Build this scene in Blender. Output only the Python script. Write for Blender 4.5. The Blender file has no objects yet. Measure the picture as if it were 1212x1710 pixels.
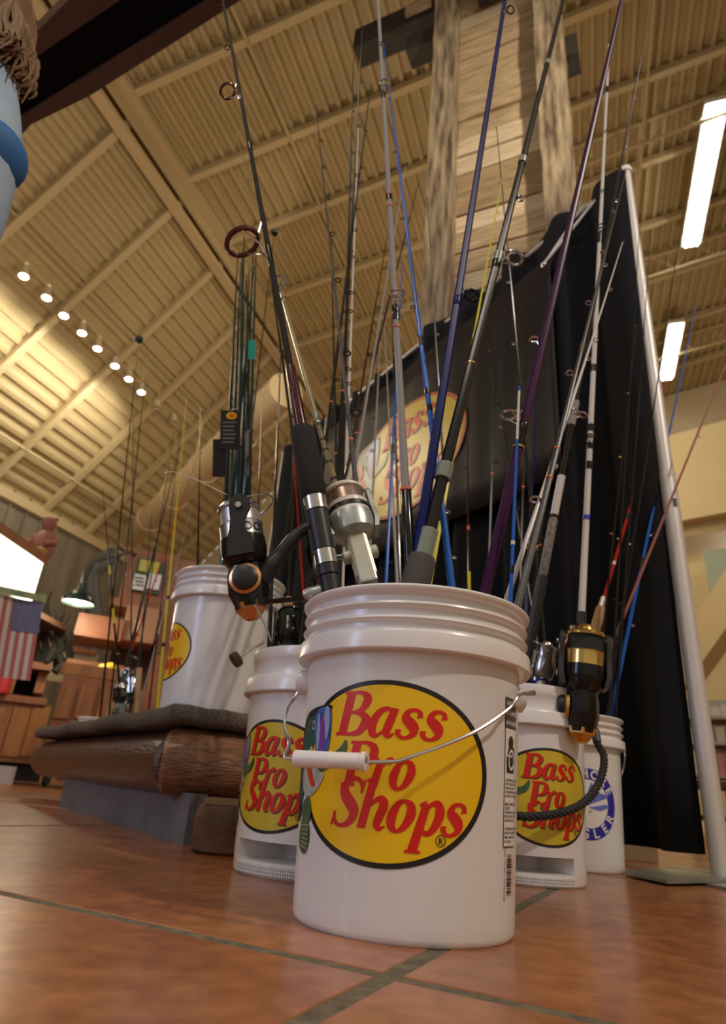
import bpy, math, random
import numpy as np
from mathutils import Vector, Matrix
random.seed(7)
R = math.radians
SC = bpy.context.scene
COL = SC.collection

# ------------------------------------------------------------------ camera
W, H = 1212, 1710
FPX, PITCH, ROLL, CAMH = 1042.0, R(24.06), R(4.8), 0.139
cf = np.array([0, math.cos(PITCH), math.sin(PITCH)])
c0 = np.array([1.0, 0, 0]); c1 = np.array([0, -math.sin(PITCH), math.cos(PITCH)])
cR = math.cos(ROLL) * c0 + math.sin(ROLL) * c1
cU = -math.sin(ROLL) * c0 + math.cos(ROLL) * c1
CAM = np.array([0, 0, CAMH])
cam = bpy.data.cameras.new('camera'); co = bpy.data.objects.new('camera', cam); COL.objects.link(co)
co.matrix_world = Matrix(((cR[0], cU[0], -cf[0], 0), (cR[1], cU[1], -cf[1], 0), (cR[2], cU[2], -cf[2], CAMH), (0, 0, 0, 1)))
cam.sensor_fit = 'VERTICAL'; cam.sensor_height = 36; cam.lens = 36 * FPX / H
cam.clip_start = 0.02; cam.clip_end = 200
cam.dof.use_dof = True; cam.dof.focus_distance = 0.80; cam.dof.aperture_fstop = 5.6
SC.camera = co

# ------------------------------------------------------------------ world, exposure, large lights
SC.view_settings.view_transform = 'Standard'; SC.view_settings.look = 'None'
SC.view_settings.gamma = 1; SC.view_settings.use_curve_mapping = False
SC.view_settings.exposure = 0.38
wd = bpy.data.worlds.new('world'); SC.world = wd; wd.use_nodes = True
wd.node_tree.nodes['Background'].inputs[0].default_value = (1.0, 0.86, 0.66, 1)
wd.node_tree.nodes['Background'].inputs[1].default_value = 0.30

def light(name, kind, loc, power, color, size=0.3, target=None, sy=None, spot=None):
    l = bpy.data.lights.new(name, kind); l.energy = power; l.color = color
    if kind == 'AREA':
        l.size = size
        if sy: l.shape = 'RECTANGLE'; l.size_y = sy
    elif kind == 'SPOT':
        l.shadow_soft_size = size; l.spot_size = R(spot or 60); l.spot_blend = .6
    else: l.shadow_soft_size = size
    o = bpy.data.objects.new(name, l); COL.objects.link(o); o.location = loc
    if target is not None:
        o.rotation_euler = (Vector(target) - Vector(loc)).to_track_quat('-Z', 'Y').to_euler()
    return o
light('store_lamp', 'AREA', (2.9, -1.3, 4.4), 84, (1, .86, .74), .18, (0, 1.0, .3))
light('store_lamp', 'AREA', (-1.6, -1.6, 4.6), 30, (1, .86, .70), 1.2, (0, 1.5, .5))
light('window_light', 'AREA', (-3.6, -0.9, 1.7), 26, (.50, .62, 1.0), .25, (-.1, 1.3, .2), 1.8)
light('store_lamp', 'POINT', (1.5, 7.0, 5.2), 150, (1, .83, .58), .5)  # point lights: added fill washing roof and hall, no fittings there
light('store_lamp', 'POINT', (-3.5, 4.5, 3.9), 120, (1, .83, .58), .5)
light('store_lamp', 'POINT', (-5.0, 8.5, 2.4), 45, (1, .83, .58), .4)
light('store_lamp', 'POINT', (7.0, 10.0, 3.0), 200, (1, .86, .62), .4)

# ------------------------------------------------------------------ pixel helpers (where a sight line meets a plane of the place)
light('track_spot', 'SPOT', (2.6, -.2, 5.6), 560, (1, .86, .64), .12, (1.0, 4.2, 6.2), spot=50)  # spot added only to brighten the timber tower, no fixture behind it
def ray(x, y):
    d = (x - W / 2) / FPX * cR - (y - H / 2) / FPX * cU + cf
    return d / np.linalg.norm(d)
def onz(x, y, z=0.0):
    d = ray(x, y); return CAM + d * ((z - CAMH) / d[2])
def ony(x, y, Y):
    d = ray(x, y); return CAM + d * (Y / d[1])
def ond(x, y, D):                       # at horizontal distance D
    d = ray(x, y); return CAM + d * (D / math.hypot(d[0], d[1]))
def V(p): return Vector([float(a) for a in p])

# ------------------------------------------------------------------ materials
MATS = {}
def mat(name, col, rough=.5, metal=0.0, emit=None, es=1.0, spec=.5, noise=None, scale=20, bump=0, bscale=80, coat=0, alpha=None, stretch=None, trans=0, sss=0):
    if name in MATS: return MATS[name]
    m = bpy.data.materials.new(name); m.use_nodes = True; nt = m.node_tree; b = nt.nodes['Principled BSDF']
    b.inputs['Base Color'].default_value = (*col, 1); b.inputs['Roughness'].default_value = rough
    b.inputs['Metallic'].default_value = metal; b.inputs['Specular IOR Level'].default_value = spec
    b.inputs['Coat Weight'].default_value = coat; b.inputs['Transmission Weight'].default_value = trans
    if sss: b.inputs['Subsurface Weight'].default_value = sss; b.inputs['Subsurface Radius'].default_value = (.02, .015, .01); b.inputs['Subsurface Scale'].default_value = .5
    if emit: b.inputs['Emission Color'].default_value = (*emit, 1); b.inputs['Emission Strength'].default_value = es
    if alpha is not None: b.inputs['Alpha'].default_value = alpha
    tc = nt.nodes.new('ShaderNodeTexCoord'); mp = nt.nodes.new('ShaderNodeMapping'); nt.links.new(tc.outputs['Object'], mp.inputs['Vector'])
    if stretch: mp.inputs['Scale'].default_value = stretch
    if noise:
        n = nt.nodes.new('ShaderNodeTexNoise'); n.inputs['Scale'].default_value = scale; n.inputs['Detail'].default_value = 6
        r = nt.nodes.new('ShaderNodeValToRGB'); r.color_ramp.elements[0].position = .32; r.color_ramp.elements[1].position = .68
        r.color_ramp.elements[0].color = (*col, 1); r.color_ramp.elements[1].color = (*noise, 1)
        nt.links.new(mp.outputs[0], n.inputs['Vector']); nt.links.new(n.outputs['Fac'], r.inputs[0]); nt.links.new(r.outputs[0], b.inputs['Base Color'])
    if bump:
        n2 = nt.nodes.new('ShaderNodeTexNoise'); n2.inputs['Scale'].default_value = bscale; n2.inputs['Detail'].default_value = 5
        bp = nt.nodes.new('ShaderNodeBump'); bp.inputs['Strength'].default_value = bump; bp.inputs['Distance'].default_value = .01
        nt.links.new(mp.outputs[0], n2.inputs['Vector']); nt.links.new(n2.outputs['Fac'], bp.inputs['Height']); nt.links.new(bp.outputs[0], b.inputs['Normal'])
    MATS[name] = m; return m
M_plastic = mat('white_plastic', (.76, .745, .735), .24, spec=.5, sss=.12, bump=.03, bscale=9)
M_red = mat('print_red', (.66, .014, .008), .35)
M_redshade = mat('print_shadow', (.10, .045, .01), .4)
M_yellow = mat('print_yellow', (.88, .55, .008), .32)
M_yellow2 = mat('print_yellow_olive', (.66, .50, .04), .32, noise=(.58, .44, .03), scale=14)
M_black = mat('print_black', (.012, .012, .012), .35)
M_fgreen = mat('fish_green', (.02, .06, .03), .3, noise=(.08, .16, .07), scale=60)
M_fteal = mat('fish_teal', (.01, .12, .10), .3, noise=(.02, .05, .04), scale=50)
M_fblue = mat('fish_blue', (.02, .06, .30), .3, noise=(.08, .16, .50), scale=60)
M_fwhite = mat('fish_white', (.55, .58, .52), .3, noise=(.25, .32, .25), scale=50)
M_fred = mat('fish_red', (.6, .05, .02), .3)
M_navyprint = mat('navy_print', (.02, .02, .34), .35)
M_lightblue = mat('light_blue_print', (.13, .18, .62), .35)
M_white = mat('print_white', (.8, .78, .76), .35)
M_wire = mat('galvanized_wire', (.62, .62, .63), .32, 1.0)
M_gripw = mat('white_grip', (.80, .77, .74), .4)
M_dkgrey = mat('label_grey', (.06, .06, .065), .4)
M_silver = mat('satin_silver', (.60, .59, .57), .25, 1.0)
M_chrome = mat('chrome', (.75, .74, .72), .12, 1.0)
M_alu = mat('grey_alloy', (.50, .54, .52), .33, .55, noise=(.42, .46, .44), scale=12)
M_cream = mat('stained_cream_alloy', (.62, .63, .55), .35, .25, noise=(.52, .50, .36), scale=20)
M_blackgl = mat('gloss_black', (.006, .006, .006), .18, spec=.4)
M_blacksat = mat('satin_black', (.016, .016, .017), .42)
M_foam = mat('black_foam', (.022, .020, .019), .9, bump=.5, bscale=900)
M_gold = mat('gold', (.80, .55, .18), .22, 1.0)
M_copper = mat('copper_bronze', (.62, .33, .15), .3, 1.0)
M_graph = mat('graphite_blank', (.016, .015, .014), .16, spec=.35)
M_brownbl = mat('brown_blank', (.035, .016, .010), .18, spec=.3)
M_maroon = mat('maroon_thread', (.12, .012, .01), .2, spec=.4, noise=(.01, .004, .004), scale=260)
M_marring = mat('maroon_ring', (.10, .02, .015), .3)
M_olive = mat('olive_gold_blank', (.30, .25, .11), .2, spec=.5, noise=(.25, .21, .10), scale=30)
M_greyb = mat('grey_blank', (.30, .285, .27), .3, spec=.3)
M_blue = mat('blue_blank', (.015, .13, .60), .2, spec=.35)
M_navy = mat('navy_blank', (.007, .011, .10), .3, spec=.2)
M_purple = mat('purple_blank', (.045, .008, .045), .35, spec=.15)
M_yelb = mat('yellow_blank', (.62, .56, .03), .3, spec=.3)
M_whiteb = mat('white_blank', (.66, .63, .60), .25, spec=.4)
M_redb = mat('red_blank', (.50, .02, .012), .25, spec=.3)
M_pinkb = mat('pink_brown_blank', (.34, .13, .11), .35)
M_greenb = mat('dark_green_blank', (.006, .026, .022), .18, spec=.35)
M_speck = mat('speckled_wrap', (.02, .02, .02), .3, noise=(.10, .10, .10), scale=420, spec=.4)
M_mottle = mat('mottled_grip', (.10, .09, .08), .5, noise=(.3, .28, .26), scale=160)
M_cork = mat('cork', (.48, .30, .15), .75, noise=(.36, .21, .10), scale=220)
M_tape = mat('orange_band', (.65, .12, .03), .4)
M_bluet = mat('blue_band', (.02, .04, .5), .4)
M_gthread = mat('green_silver_wrap', (.22, .27, .22), .3, coat=.5)
M_line = mat('fishing_line', (.6, .6, .58), .3)
M_dline = mat('dark_green_line', (.01, .018, .012), .6, bump=.6, bscale=500)
M_rope = mat('black_rope', (.02, .02, .02), .75)
M_brownk = mat('brown_knob', (.07, .035, .022), .6)
M_dred = mat('dark_red_reel', (.12, .01, .01), .25, .4)
M_bluereel = mat('blue_reel', (.02, .02, .3), .25, .4)

# ------------------------------------------------------------------ mesh helpers
class MB:
    def __init__(s): s.v = []; s.f = []
    def add(s, v, f):
        n = len(s.v); s.v += [tuple(float(c) for c in p) for p in v]; s.f += [tuple(i + n for i in q) for q in f]; return s
    def box(s, c, d, rot=None):
        x, y, z = [a / 2 for a in d]
        P = [Vector((i * x, j * y, k * z)) for k in (-1, 1) for i, j in ((-1, -1), (1, -1), (1, 1), (-1, 1))]
        if rot is not None: P = [rot @ p for p in P]
        return s.add([p + Vector(c) for p in P], [(3, 2, 1, 0), (4, 5, 6, 7), (0, 1, 5, 4), (1, 2, 6, 5), (2, 3, 7, 6), (3, 0, 4, 7)])
    def hexa(s, P):     # 4 bottom + 4 top points
        return s.add(P, [(3, 2, 1, 0), (4, 5, 6, 7), (0, 1, 5, 4), (1, 2, 6, 5), (2, 3, 7, 6), (3, 0, 4, 7)])
    def slab(s, poly, n, t):    # polygon extruded along n by t
        n = Vector(n).normalized() * t; P = [Vector(p) for p in poly]; k = len(P)
        return s.add(P + [p + n for p in P], [tuple(range(k - 1, -1, -1)), tuple(range(k, 2 * k))] + [(i, (i + 1) % k, k + (i + 1) % k, k + i) for i in range(k)])
    def lathe(s, prof, seg=32, M=None, cap=True):
        v = []; f = []
        for (r, z) in prof:
            for i in range(seg):
                a = 2 * math.pi * i / seg; v.append(Vector((r * math.cos(a), r * math.sin(a), z)))
        for j in range(len(prof) - 1):
            for i in range(seg):
                f.append((j * seg + i, j * seg + (i + 1) % seg, (j + 1) * seg + (i + 1) % seg, (j + 1) * seg + i))
        if cap:
            if prof[0][0] > 1e-5: f.append(tuple(range(seg - 1, -1, -1)))
            k = (len(prof) - 1) * seg
            if prof[-1][0] > 1e-5: f.append(tuple(range(k, k + seg)))
        if M is not None: v = [M @ p for p in v]
        return s.add(v, f)
    def tube(s, pts, rad, seg=8, closed=False, squash=1.0):
        P = [Vector(p) for p in pts]; n = len(P)
        if not hasattr(rad, '__len__'): rad = [rad] * n
        t0 = (P[1] - P[0]).normalized(); up = Vector((0, 0, 1)) if abs(t0.z) < .9 else Vector((1, 0, 0))
        nx = t0.cross(up).normalized(); v = []; f = []
        for i in range(n):
            if closed: t = (P[(i + 1) % n] - P[i - 1]).normalized()
            else: t = (P[min(i + 1, n - 1)] - P[max(i - 1, 0)]).normalized()
            nx = (nx - t * nx.dot(t)).normalized(); ny = t.cross(nx)
            for k in range(seg):
                a = 2 * math.pi * k / seg; v.append(P[i] + nx * (math.cos(a) * rad[i]) + ny * (math.sin(a) * rad[i] * squash))
        for i in range(n if closed else n - 1):
            for k in range(seg):
                j = (i + 1) % n; f.append((i * seg + k, i * seg + (k + 1) % seg, j * seg + (k + 1) % seg, j * seg + k))
        if not closed: f.append(tuple(range(seg - 1, -1, -1))); f.append(tuple(range((n - 1) * seg, n * seg)))
        return s.add(v, f)
    def torus(s, c, R1, r, axis=(0, 0, 1), seg=24, rs=6, sq=1.0):
        q = Vector(axis).to_track_quat('Z', 'Y')
        return s.tube([Vector(c) + q @ Vector((R1 * math.cos(2 * math.pi * i / seg), R1 * math.sin(2 * math.pi * i / seg) * sq, 0)) for i in range(seg)], r, rs, closed=True)
    def build(s, name, m, parent=None, smooth=True, ang=35):
        me = bpy.data.meshes.new(name); me.from_pydata(s.v, [], s.f); me.validate()
        if smooth:
            me.shade_smooth(); me.set_sharp_from_angle(angle=R(ang))
        o = bpy.data.objects.new(name, me); COL.objects.link(o)
        if m: me.materials.append(m)
        if parent: o.parent = parent
        return o
def tag(o, label=None, cat=None, group=None, kind=None):
    if label: o['label'] = label
    if cat: o['category'] = cat
    if group: o['group'] = group
    if kind: o['kind'] = kind
    return o
def empty(name, loc=(0, 0, 0), rz=0, mw=None):
    o = bpy.data.objects.new(name, None); COL.objects.link(o); o.empty_display_size = .05
    if mw is not None: o.matrix_world = mw
    else: o.location = loc; o.rotation_euler = (0, 0, rz)
    return o
def lerp(a, b, t): return a + (b - a) * t
def catmull(P, n=6):
    out = []
    P = [np.array(p, float) for p in P]
    for i in range(len(P) - 1):
        p0 = P[i - 1] if i else 2 * P[0] - P[1]; p1 = P[i]; p2 = P[i + 1]; p3 = P[i + 2] if i + 2 < len(P) else 2 * P[-1] - P[-2]
        for k in range(n):
            t = k / n; out.append(.5 * (2 * p1 + (p2 - p0) * t + (2 * p0 - 5 * p1 + 4 * p2 - p3) * t * t + (3 * p1 - p0 - 3 * p2 + p3) * t ** 3))
    out.append(P[-1]); return out
# ------------------------------------------------------------------ structure: floor of scored terracotta slabs
def floor_mat():
    m = bpy.data.materials.new('terracotta'); m.use_nodes = True; nt = m.node_tree; b = nt.nodes['Principled BSDF']
    tc = nt.nodes.new('ShaderNodeTexCoord')
    def nz(scale, det, p0, p1, a, c):
        n = nt.nodes.new('ShaderNodeTexNoise'); n.inputs['Scale'].default_value = scale; n.inputs['Detail'].default_value = det
        r = nt.nodes.new('ShaderNodeValToRGB'); r.color_ramp.elements[0].position = p0; r.color_ramp.elements[1].position = p1
        r.color_ramp.elements[0].color = (*a, 1); r.color_ramp.elements[1].color = (*c, 1)
        nt.links.new(tc.outputs['Object'], n.inputs['Vector']); nt.links.new(n.outputs['Fac'], r.inputs[0]); return r
    A = nz(5, 8, .3, .72, (.30, .095, .034), (.52, .215, .078)); B = nz(30, 12, .35, .65, (.62, .50, .42), (1, 1, 1)); D = nz(120, 3, .25, .32, (.35, .3, .28), (1, 1, 1))
    mx = nt.nodes.new('ShaderNodeMixRGB'); mx.blend_type = 'MULTIPLY'; mx.inputs[0].default_value = .8
    nt.links.new(A.outputs[0], mx.inputs[1]); nt.links.new(B.outputs[0], mx.inputs[2])
    m2 = nt.nodes.new('ShaderNodeMixRGB'); m2.blend_type = 'MULTIPLY'; m2.inputs[0].default_value = .7
    nt.links.new(mx.outputs[0], m2.inputs[1]); nt.links.new(D.outputs[0], m2.inputs[2]); nt.links.new(m2.outputs[0], b.inputs['Base Color'])
    n = nt.nodes.new('ShaderNodeTexNoise'); n.inputs['Scale'].default_value = 45; n.inputs['Detail'].default_value = 7
    bp = nt.nodes.new('ShaderNodeBump'); bp.inputs['Strength'].default_value = .10; bp.inputs['Distance'].default_value = .01
    nt.links.new(tc.outputs['Object'], n.inputs['Vector']); nt.links.new(n.outputs['Fac'], bp.inputs['Height']); nt.links.new(bp.outputs[0], b.inputs['Normal'])
    b.inputs['Roughness'].default_value = .33; b.inputs['Coat Weight'].default_value = .35; b.inputs['Coat Roughness'].default_value = .17
    return m
M_terra = floor_mat()
M_grout = mat('grout', (.20, .16, .10), .9, noise=(.10, .085, .06), scale=60, bump=.6, bscale=140)
fl = tag(MB().box((1.5, 9, -.0253), (26, 30, .0490)).build('floor', M_grout, smooth=False), kind='structure')
su = np.array([.891, -.453]); sn = np.array([.453, .891]); S0, T0, TS, GW = .590, -.240, 1.22, .018
def slab_tile(i, j):
    a0, a1 = T0 + i * TS + GW / 2, T0 + (i + 1) * TS - GW / 2
    b0, b1 = S0 + j * TS + GW / 2, S0 + (j + 1) * TS - GW / 2
    P = []; q = .0015
    for (ins, z) in ((0, -.02), (0, -.0012), (q, 0)):
        for (a, b) in ((a0 + ins, b0 + ins), (a1 - ins, b0 + ins), (a1 - ins, b1 - ins), (a0 + ins, b1 - ins)):
            p = su * a + sn * b; P.append((p[0], p[1], z))
    F = [(8, 9, 10, 11)] + [(k + o, (k + 1) % 4 + o, (k + 1) % 4 + 4 + o, k + 4 + o) for o in (0, 4) for k in range(4)]
    c = su * (a0 + a1) / 2 + sn * (b0 + b1) / 2
    return P, F, c
for i in range(-9, 9):
    for j in range(-2, 15):
        P, F, c = slab_tile(i, j)
        if c[1] < -.9 or abs(c[0]) > 9 or c[1] > 18: continue
        MB().add(P, F).build('tile', M_terra, fl, smooth=False)

# ------------------------------------------------------------------ roof of deck panels (coordinates u along the ridge beam, n across it)
K = 9 / 7.; az = R(20); eu = np.array([math.sin(az), math.cos(az), 0]); en = np.array([-math.cos(az), math.sin(az), 0])
NR = 4.378; HB = 7 - CAMH
def roofz(n): return HB - (1.1 if n > NR else .22) * (n - NR)
def RP(u, n, dz=0):   # point of the roof, in units of the survey times K
    return V(CAM + K * (eu * u + en * n + np.array([0, 0, roofz(n) + dz])))
M_deck = mat('tan_painted_deck', (.43, .325, .165), .6, noise=(.39, .295, .145), scale=1.5)
M_rafter = mat('tan_painted_steel', (.47, .36, .195), .6)
def deck(name, n0, n1, u0, u1, pitch=.128):
    mb = MB(); n = n0; v = []; f = []; prof = []
    while n < n1:
        for (dn, dz) in ((0, 0), (.30, 0), (.38, .055), (.92, .055)): 
            if n + dn * pitch < n1: prof.append((n + dn * pitch, dz))
        n += pitch
    prof.append((n1, 0))
    for (n, dz) in prof: v += [RP(u0, n, dz), RP(u1, n, dz)]
    f = [(2 * i, 2 * i + 1, 2 * i + 3, 2 * i + 2) for i in range(len(prof) - 1)]
    return tag(mb.add(v, f).build(name, M_deck, smooth=False), kind='structure')
deck('ceiling', NR, 7.55, -1.5, 10.2); deck('ceiling', -7.5, NR, -1.5, 13.0, .15)
def rafter(name, u, n0, n1, w=.09, h=.13, m=M_rafter, drop=.0):
    mb = MB()
    for (a, b) in ((n0, n1),):
        mb.hexa([RP(u - w / 2, a, -h - drop), RP(u + w / 2, a, -h - drop), RP(u + w / 2, b, -h - drop), RP(u - w / 2, b, -h - drop), RP(u - w / 2, a, -drop), RP(u + w / 2, a, -drop), RP(u + w / 2, b, -drop), RP(u - w / 2, b, -drop)])
    return tag(mb.build(name, m, smooth=False), kind='structure')
for k, u in enumerate((.3, 1.35, 2.4, 3.43, 4.5, 5.53, 6.51, 7.42, 8.4, 9.4)):
    rafter('trim_1', u, NR + .02, 7.5)
for u in (.2, 1.2, 2.2, 3.23, 4.33, 5.33, 6.5, 7.6, 8.8, 10.1, 11.5):
    rafter('trim_2', u, -7, NR - .05, .08, .10)
# ridge beam: wide flange with lighter lower flange, eave beam, thin conduits
def along(name, n, u0, u1, w, h, drop, m, dn=0):
    P = []
    for z in (-h - drop, -drop):
        for (u, s) in ((u0, -1), (u1, -1), (u1, 1), (u0, 1)): 
            q = RP(u, n); P.append(q + K * (V(en) * s * w / 2 + Vector((0, 0, z))))
    return tag(MB().hexa(P).build(name, m, smooth=False), kind='structure')
along('trim_3', NR, -1.5, 10.2, .30, .10, .0, M_rafter); along('trim_4', NR + .10, -1.5, 10.2, .14, .06, .20, mat('light_tan_flange', (.55, .42, .24), .55))
along('trim_5', NR + .0, -1.5, 10.2, .04, .22, .02, M_rafter)
along('trim_6', 7.45, -1.5, 10.2, .16, .14, .02, M_rafter)
along('trim_7', 6.97, -1.5, 8.4, .03, .03, .10, M_rafter); along('trim_8', 5.55, -1.5, 8.4, .02, .02, .10, M_rafter)
for nn in (2.9, .2, -1.2, -3.4): along('trim_9', nn, -1.5, 12.5, .025, .025, .10, M_rafter)
# bar joists on the right: two chords and zigzag webs
def joist(u, n0, n1):
    r = MB(); A = lambda n, dz: RP(u, n, dz)
    r.tube([A(n0, -.04), A(n1, -.04)], .035, 6); r.tube([A(n0, -.42), A(n1, -.42)], .035, 6)
    n = n0; t = 0
    while n > n1 + .3: r.tube([A(n, -.04 if t % 2 else -.42), A(n - .3, -.42 if t % 2 else -.04)], .012, 5); n -= .3; t += 1
    tag(r.build('trim_10', M_rafter), kind='structure')
for u in (5.9, 8.3, 10.6): joist(u, .6, -6)
# walls
M_wleft = mat('brown_grey_cladding', (.20, .165, .115), .75, noise=(.12, .10, .07), scale=3, stretch=(1, 1, .25))
M_cream = M_cream
M_wcream = mat('cream_wall', (.66, .56, .36), .7, noise=(.62, .52, .33), scale=2)
def wall(name, ua, na, ub, nb, z0, z1, m, t=.1):
    a = V(K * (eu * ua + en * na)); b = V(K * (eu * ub + en * nb)); d = (b - a).normalized(); q = Vector((-d.y, d.x, 0)) * t
    return tag(MB().hexa([a + Vector((0, 0, z0)), b + Vector((0, 0, z0)), b + q + Vector((0, 0, z0)), a + q + Vector((0, 0, z0)), a + Vector((0, 0, z1)), b + Vector((0, 0, z1)), b + q + Vector((0, 0, z1)), a + q + Vector((0, 0, z1))]).build(name, m, smooth=False), kind='structure')
ze = K * roofz(7.42) + CAMH
wl = wall('wall_left', -1.5, 7.45, 10.2, 7.45, 0, ze, M_wleft)
# cladding seams on the left wall
for k in range(34):
    p = K * (eu * (-1.3 + .29 * k) + en * 7.43)
    MB().box((p[0], p[1], ze / 2), (.05, .03, ze), Matrix.Rotation(-az, 3, 'Z')).build('seam', M_wleft, wl, smooth=False)
def gable(name, u, ns, m, z0=0):     # a wall across the ridge, its top following the roof
    lo = [V(K * (eu * u + en * n)) + Vector((0, 0, z0)) for n in ns]; hi = [RP(u, n) for n in ns]
    return tag(MB().slab(lo + hi[::-1], V(eu), .12).build(name, m, smooth=False), kind='structure')
gable('wall_back', 10.2, [7.5, NR, 1.2], M_wcream); gable('wall_back', 12.6, [1.2, -3.2, -7.4], M_wcream)
wall('wall_inner', 10.2, 1.2, 12.6, 1.2, 0, 11, M_wcream); wall('wall_right', 12.6, -7.4, -1.0, -7.4, 0, 13, M_wcream)

# duct: a white round duct run high across the back with flanges
A, B = V(onz(187, 926, 4.9)), V(onz(478, 652, 4.9)); D = (B - A); n = D.length
duct = empty('round_duct', A); tag(duct, 'white round ventilation duct running above the back of the hall', 'duct')
Mx = D.to_track_quat('Z', 'Y').to_matrix().to_4x4()
M_duct = mat('duct_tan', (.58, .46, .27), .5)
MB().lathe([(.0, 0), (.22, 0), (.25, .04), (.25, n), (0, n)], 40, Mx).build('duct_tube', M_duct, duct)
for k in range(1, 6): MB().lathe([(.25, k * n / 6), (.275, k * n / 6), (.275, k * n / 6 + .06), (.25, k * n / 6 + .06)], 40, Mx, False).build('flange', M_duct, duct)
for k in range(1, 5): 
    q = Mx @ Vector((0, 0, k * n / 5)); MB().tube([q + Vector((0, 0, .24)), q + Vector((0, 0, 1.2))], .012, 6).build('hanger', M_duct, duct)
# dark vent pipe with an elbow on the left wall
vp = empty('vent_pipe', V(ond(163, 1080, 8.3))); tag(vp, 'dark grey vent pipe bending up beside the brown left wall', 'pipe')
base = vp.location.copy()
base.z = 0; vp.location.z = 0
P = [V(ond(*p)) - base for p in ((160, 1110, 8.3), (156, 1070, 8.3), (154, 1010, 8.3), (152, 965, 8.3), (165, 945, 8.3), (190, 925, 8.4))]
M_dpipe = mat('dark_pipe', (.055, .055, .05), .5)
P[0].z = 0
MB().tube([Vector(p) for p in catmull([tuple(p) for p in P], 6)], .11, 16).build('pipe', M_dpipe, vp)
MB().tube([P[1], P[1] + Vector((0, 0, .08))], .15, 16).build('collar', M_dpipe, vp)

# row of downlights under the left roof slope
M_glow = mat('lamp_glow', (1, .95, .8), .5, emit=(1, .93, .78), es=14)
M_can = mat('lamp_can', (.6, .5, .35), .5)
for k, (px, py) in enumerate(((40, 460), (78, 496), (107, 526), (137, 555), (163, 581), (192, 610), (215, 632), (236, 654), (262, 680), (290, 704))):
    u = 3.91 + (6.2 - 3.91) * (math.hypot(px - 40, py - 460) / 275.)
    d = ray(px, py); t = (HB - 1.1 * (0 - NR) - .21) / (d[2] + 1.1 * (d @ en)); Q = V(CAM + K * t * d)
    o = empty('ceiling_spotlight', Q); tag(o, 'white ceiling spotlight washing the left roof slope', 'light', 'row of ceiling spotlights on the left roof slope')
    aim = (V(en) * -.15 - Vector((0, 0, 1))).normalized(); q = aim.to_track_quat('Z', 'Y').to_matrix().to_4x4()
    dim = k >= 8
    MB().lathe([(.02, -.20), (.05, -.18), (.066, 0), (.07, .02)], 16, q, False).build('lamp_can', M_can, o)
    if not dim: MB().lathe([(0, .018), (.064, .020)], 16, q, False).build('lens', M_glow, o)
    if not dim and k % 2 == 0: light('spot_beam', 'SPOT', Q + V(-en) * .35 + Vector((0, 0, -.75)), 62, (1, .93, .78), .08, Q + V(en) * 2.3 + Vector((0, 0, -1.3)), spot=115)
# suspended fluorescent fittings on the right
M_tube = mat('fluorescent_glow', (1, 1, 1), .5, emit=(1, .97, .9), es=16)
M_house = mat('fitting_housing', (.75, .72, .65), .4)
for k, (ua, ub, lab) in enumerate(((5.75, 8.0, 'large bright fluorescent fitting hung at upper right of the hall'), (9.75, 11.4, 'smaller farther fluorescent fitting glowing behind the banner pole'))):
    a, b = RP(ua, -2.0, -.35), RP(ub, -2.0, -.35); o = empty('fluorescent_light', (a + b) / 2); tag(o, lab, 'light')
    d = (b - a); L = d.length; d.normalize(); w = V(en) * .17
    c = (a + b) / 2
    MB().hexa([a - w - c, b - w - c, b + w - c, a + w - c] + [p + Vector((0, 0, .1)) - c for p in (a - w, b - w, b + w, a + w)]).build('housing', M_house, o, smooth=False)
    for s in (-.09, 0, .09):
        MB().tube([a + V(en) * s - c + Vector((0, 0, -.03)) + d * .03, c * 0 + V(en) * s + Vector((0, 0, -.03)) - d * .02], .032, 8).build('tube', M_tube, o)
        MB().tube([V(en) * s + Vector((0, 0, -.03)) + d * .02, b - c + V(en) * s + Vector((0, 0, -.03)) - d * .03], .032, 8).build('tube', M_tube, o)
    for t in (.2, .8): MB().tube([a.lerp(b, t) - c + Vector((0, 0, .1)), a.lerp(b, t) - c + Vector((0, 0, .42))], .006, 5).build('hanger', M_can, o)
# overhead dark panel framed in brown timber, top left
zc = 3.6
M_bt = mat('brown_timber', (.10, .045, .025), .55, noise=(.055, .025, .015), scale=30, stretch=(1, 8, 1))
M_scr = mat('black_panel', (.003, .003, .003), .7, spec=.1)
cp = empty('overhead_panel', V(onz(200, 90, zc))); tag(cp, 'black overhead panel edged with brown timber at upper left', 'panel')
def oq(L, name, m, z=zc, t=.12):
    MB().slab([V(onz(x, y, z)) - cp.location for (x, y) in L], (0, 0, 1), t).build(name, m, cp, smooth=False)
oq([(-160, 302), (31, 197), (346, 0), (520, -110), (380, -120), (201, 0), (42, 107), (-160, 235)], 'panel_face', M_scr, zc + .02)
oq([(-160, 350), (20, 243), (52, 208), (150, 160), (398, 3), (560, -100), (520, -110), (346, 0), (31, 197), (-160, 302)], 'frame_board', M_bt, zc, .16)
oq([(-160, 235), (42, 107), (201, 0), (380, -120), (300, -120), (114, 0), (45, 69), (-160, 200)], 'frame_board', M_bt, zc, .16)

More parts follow.
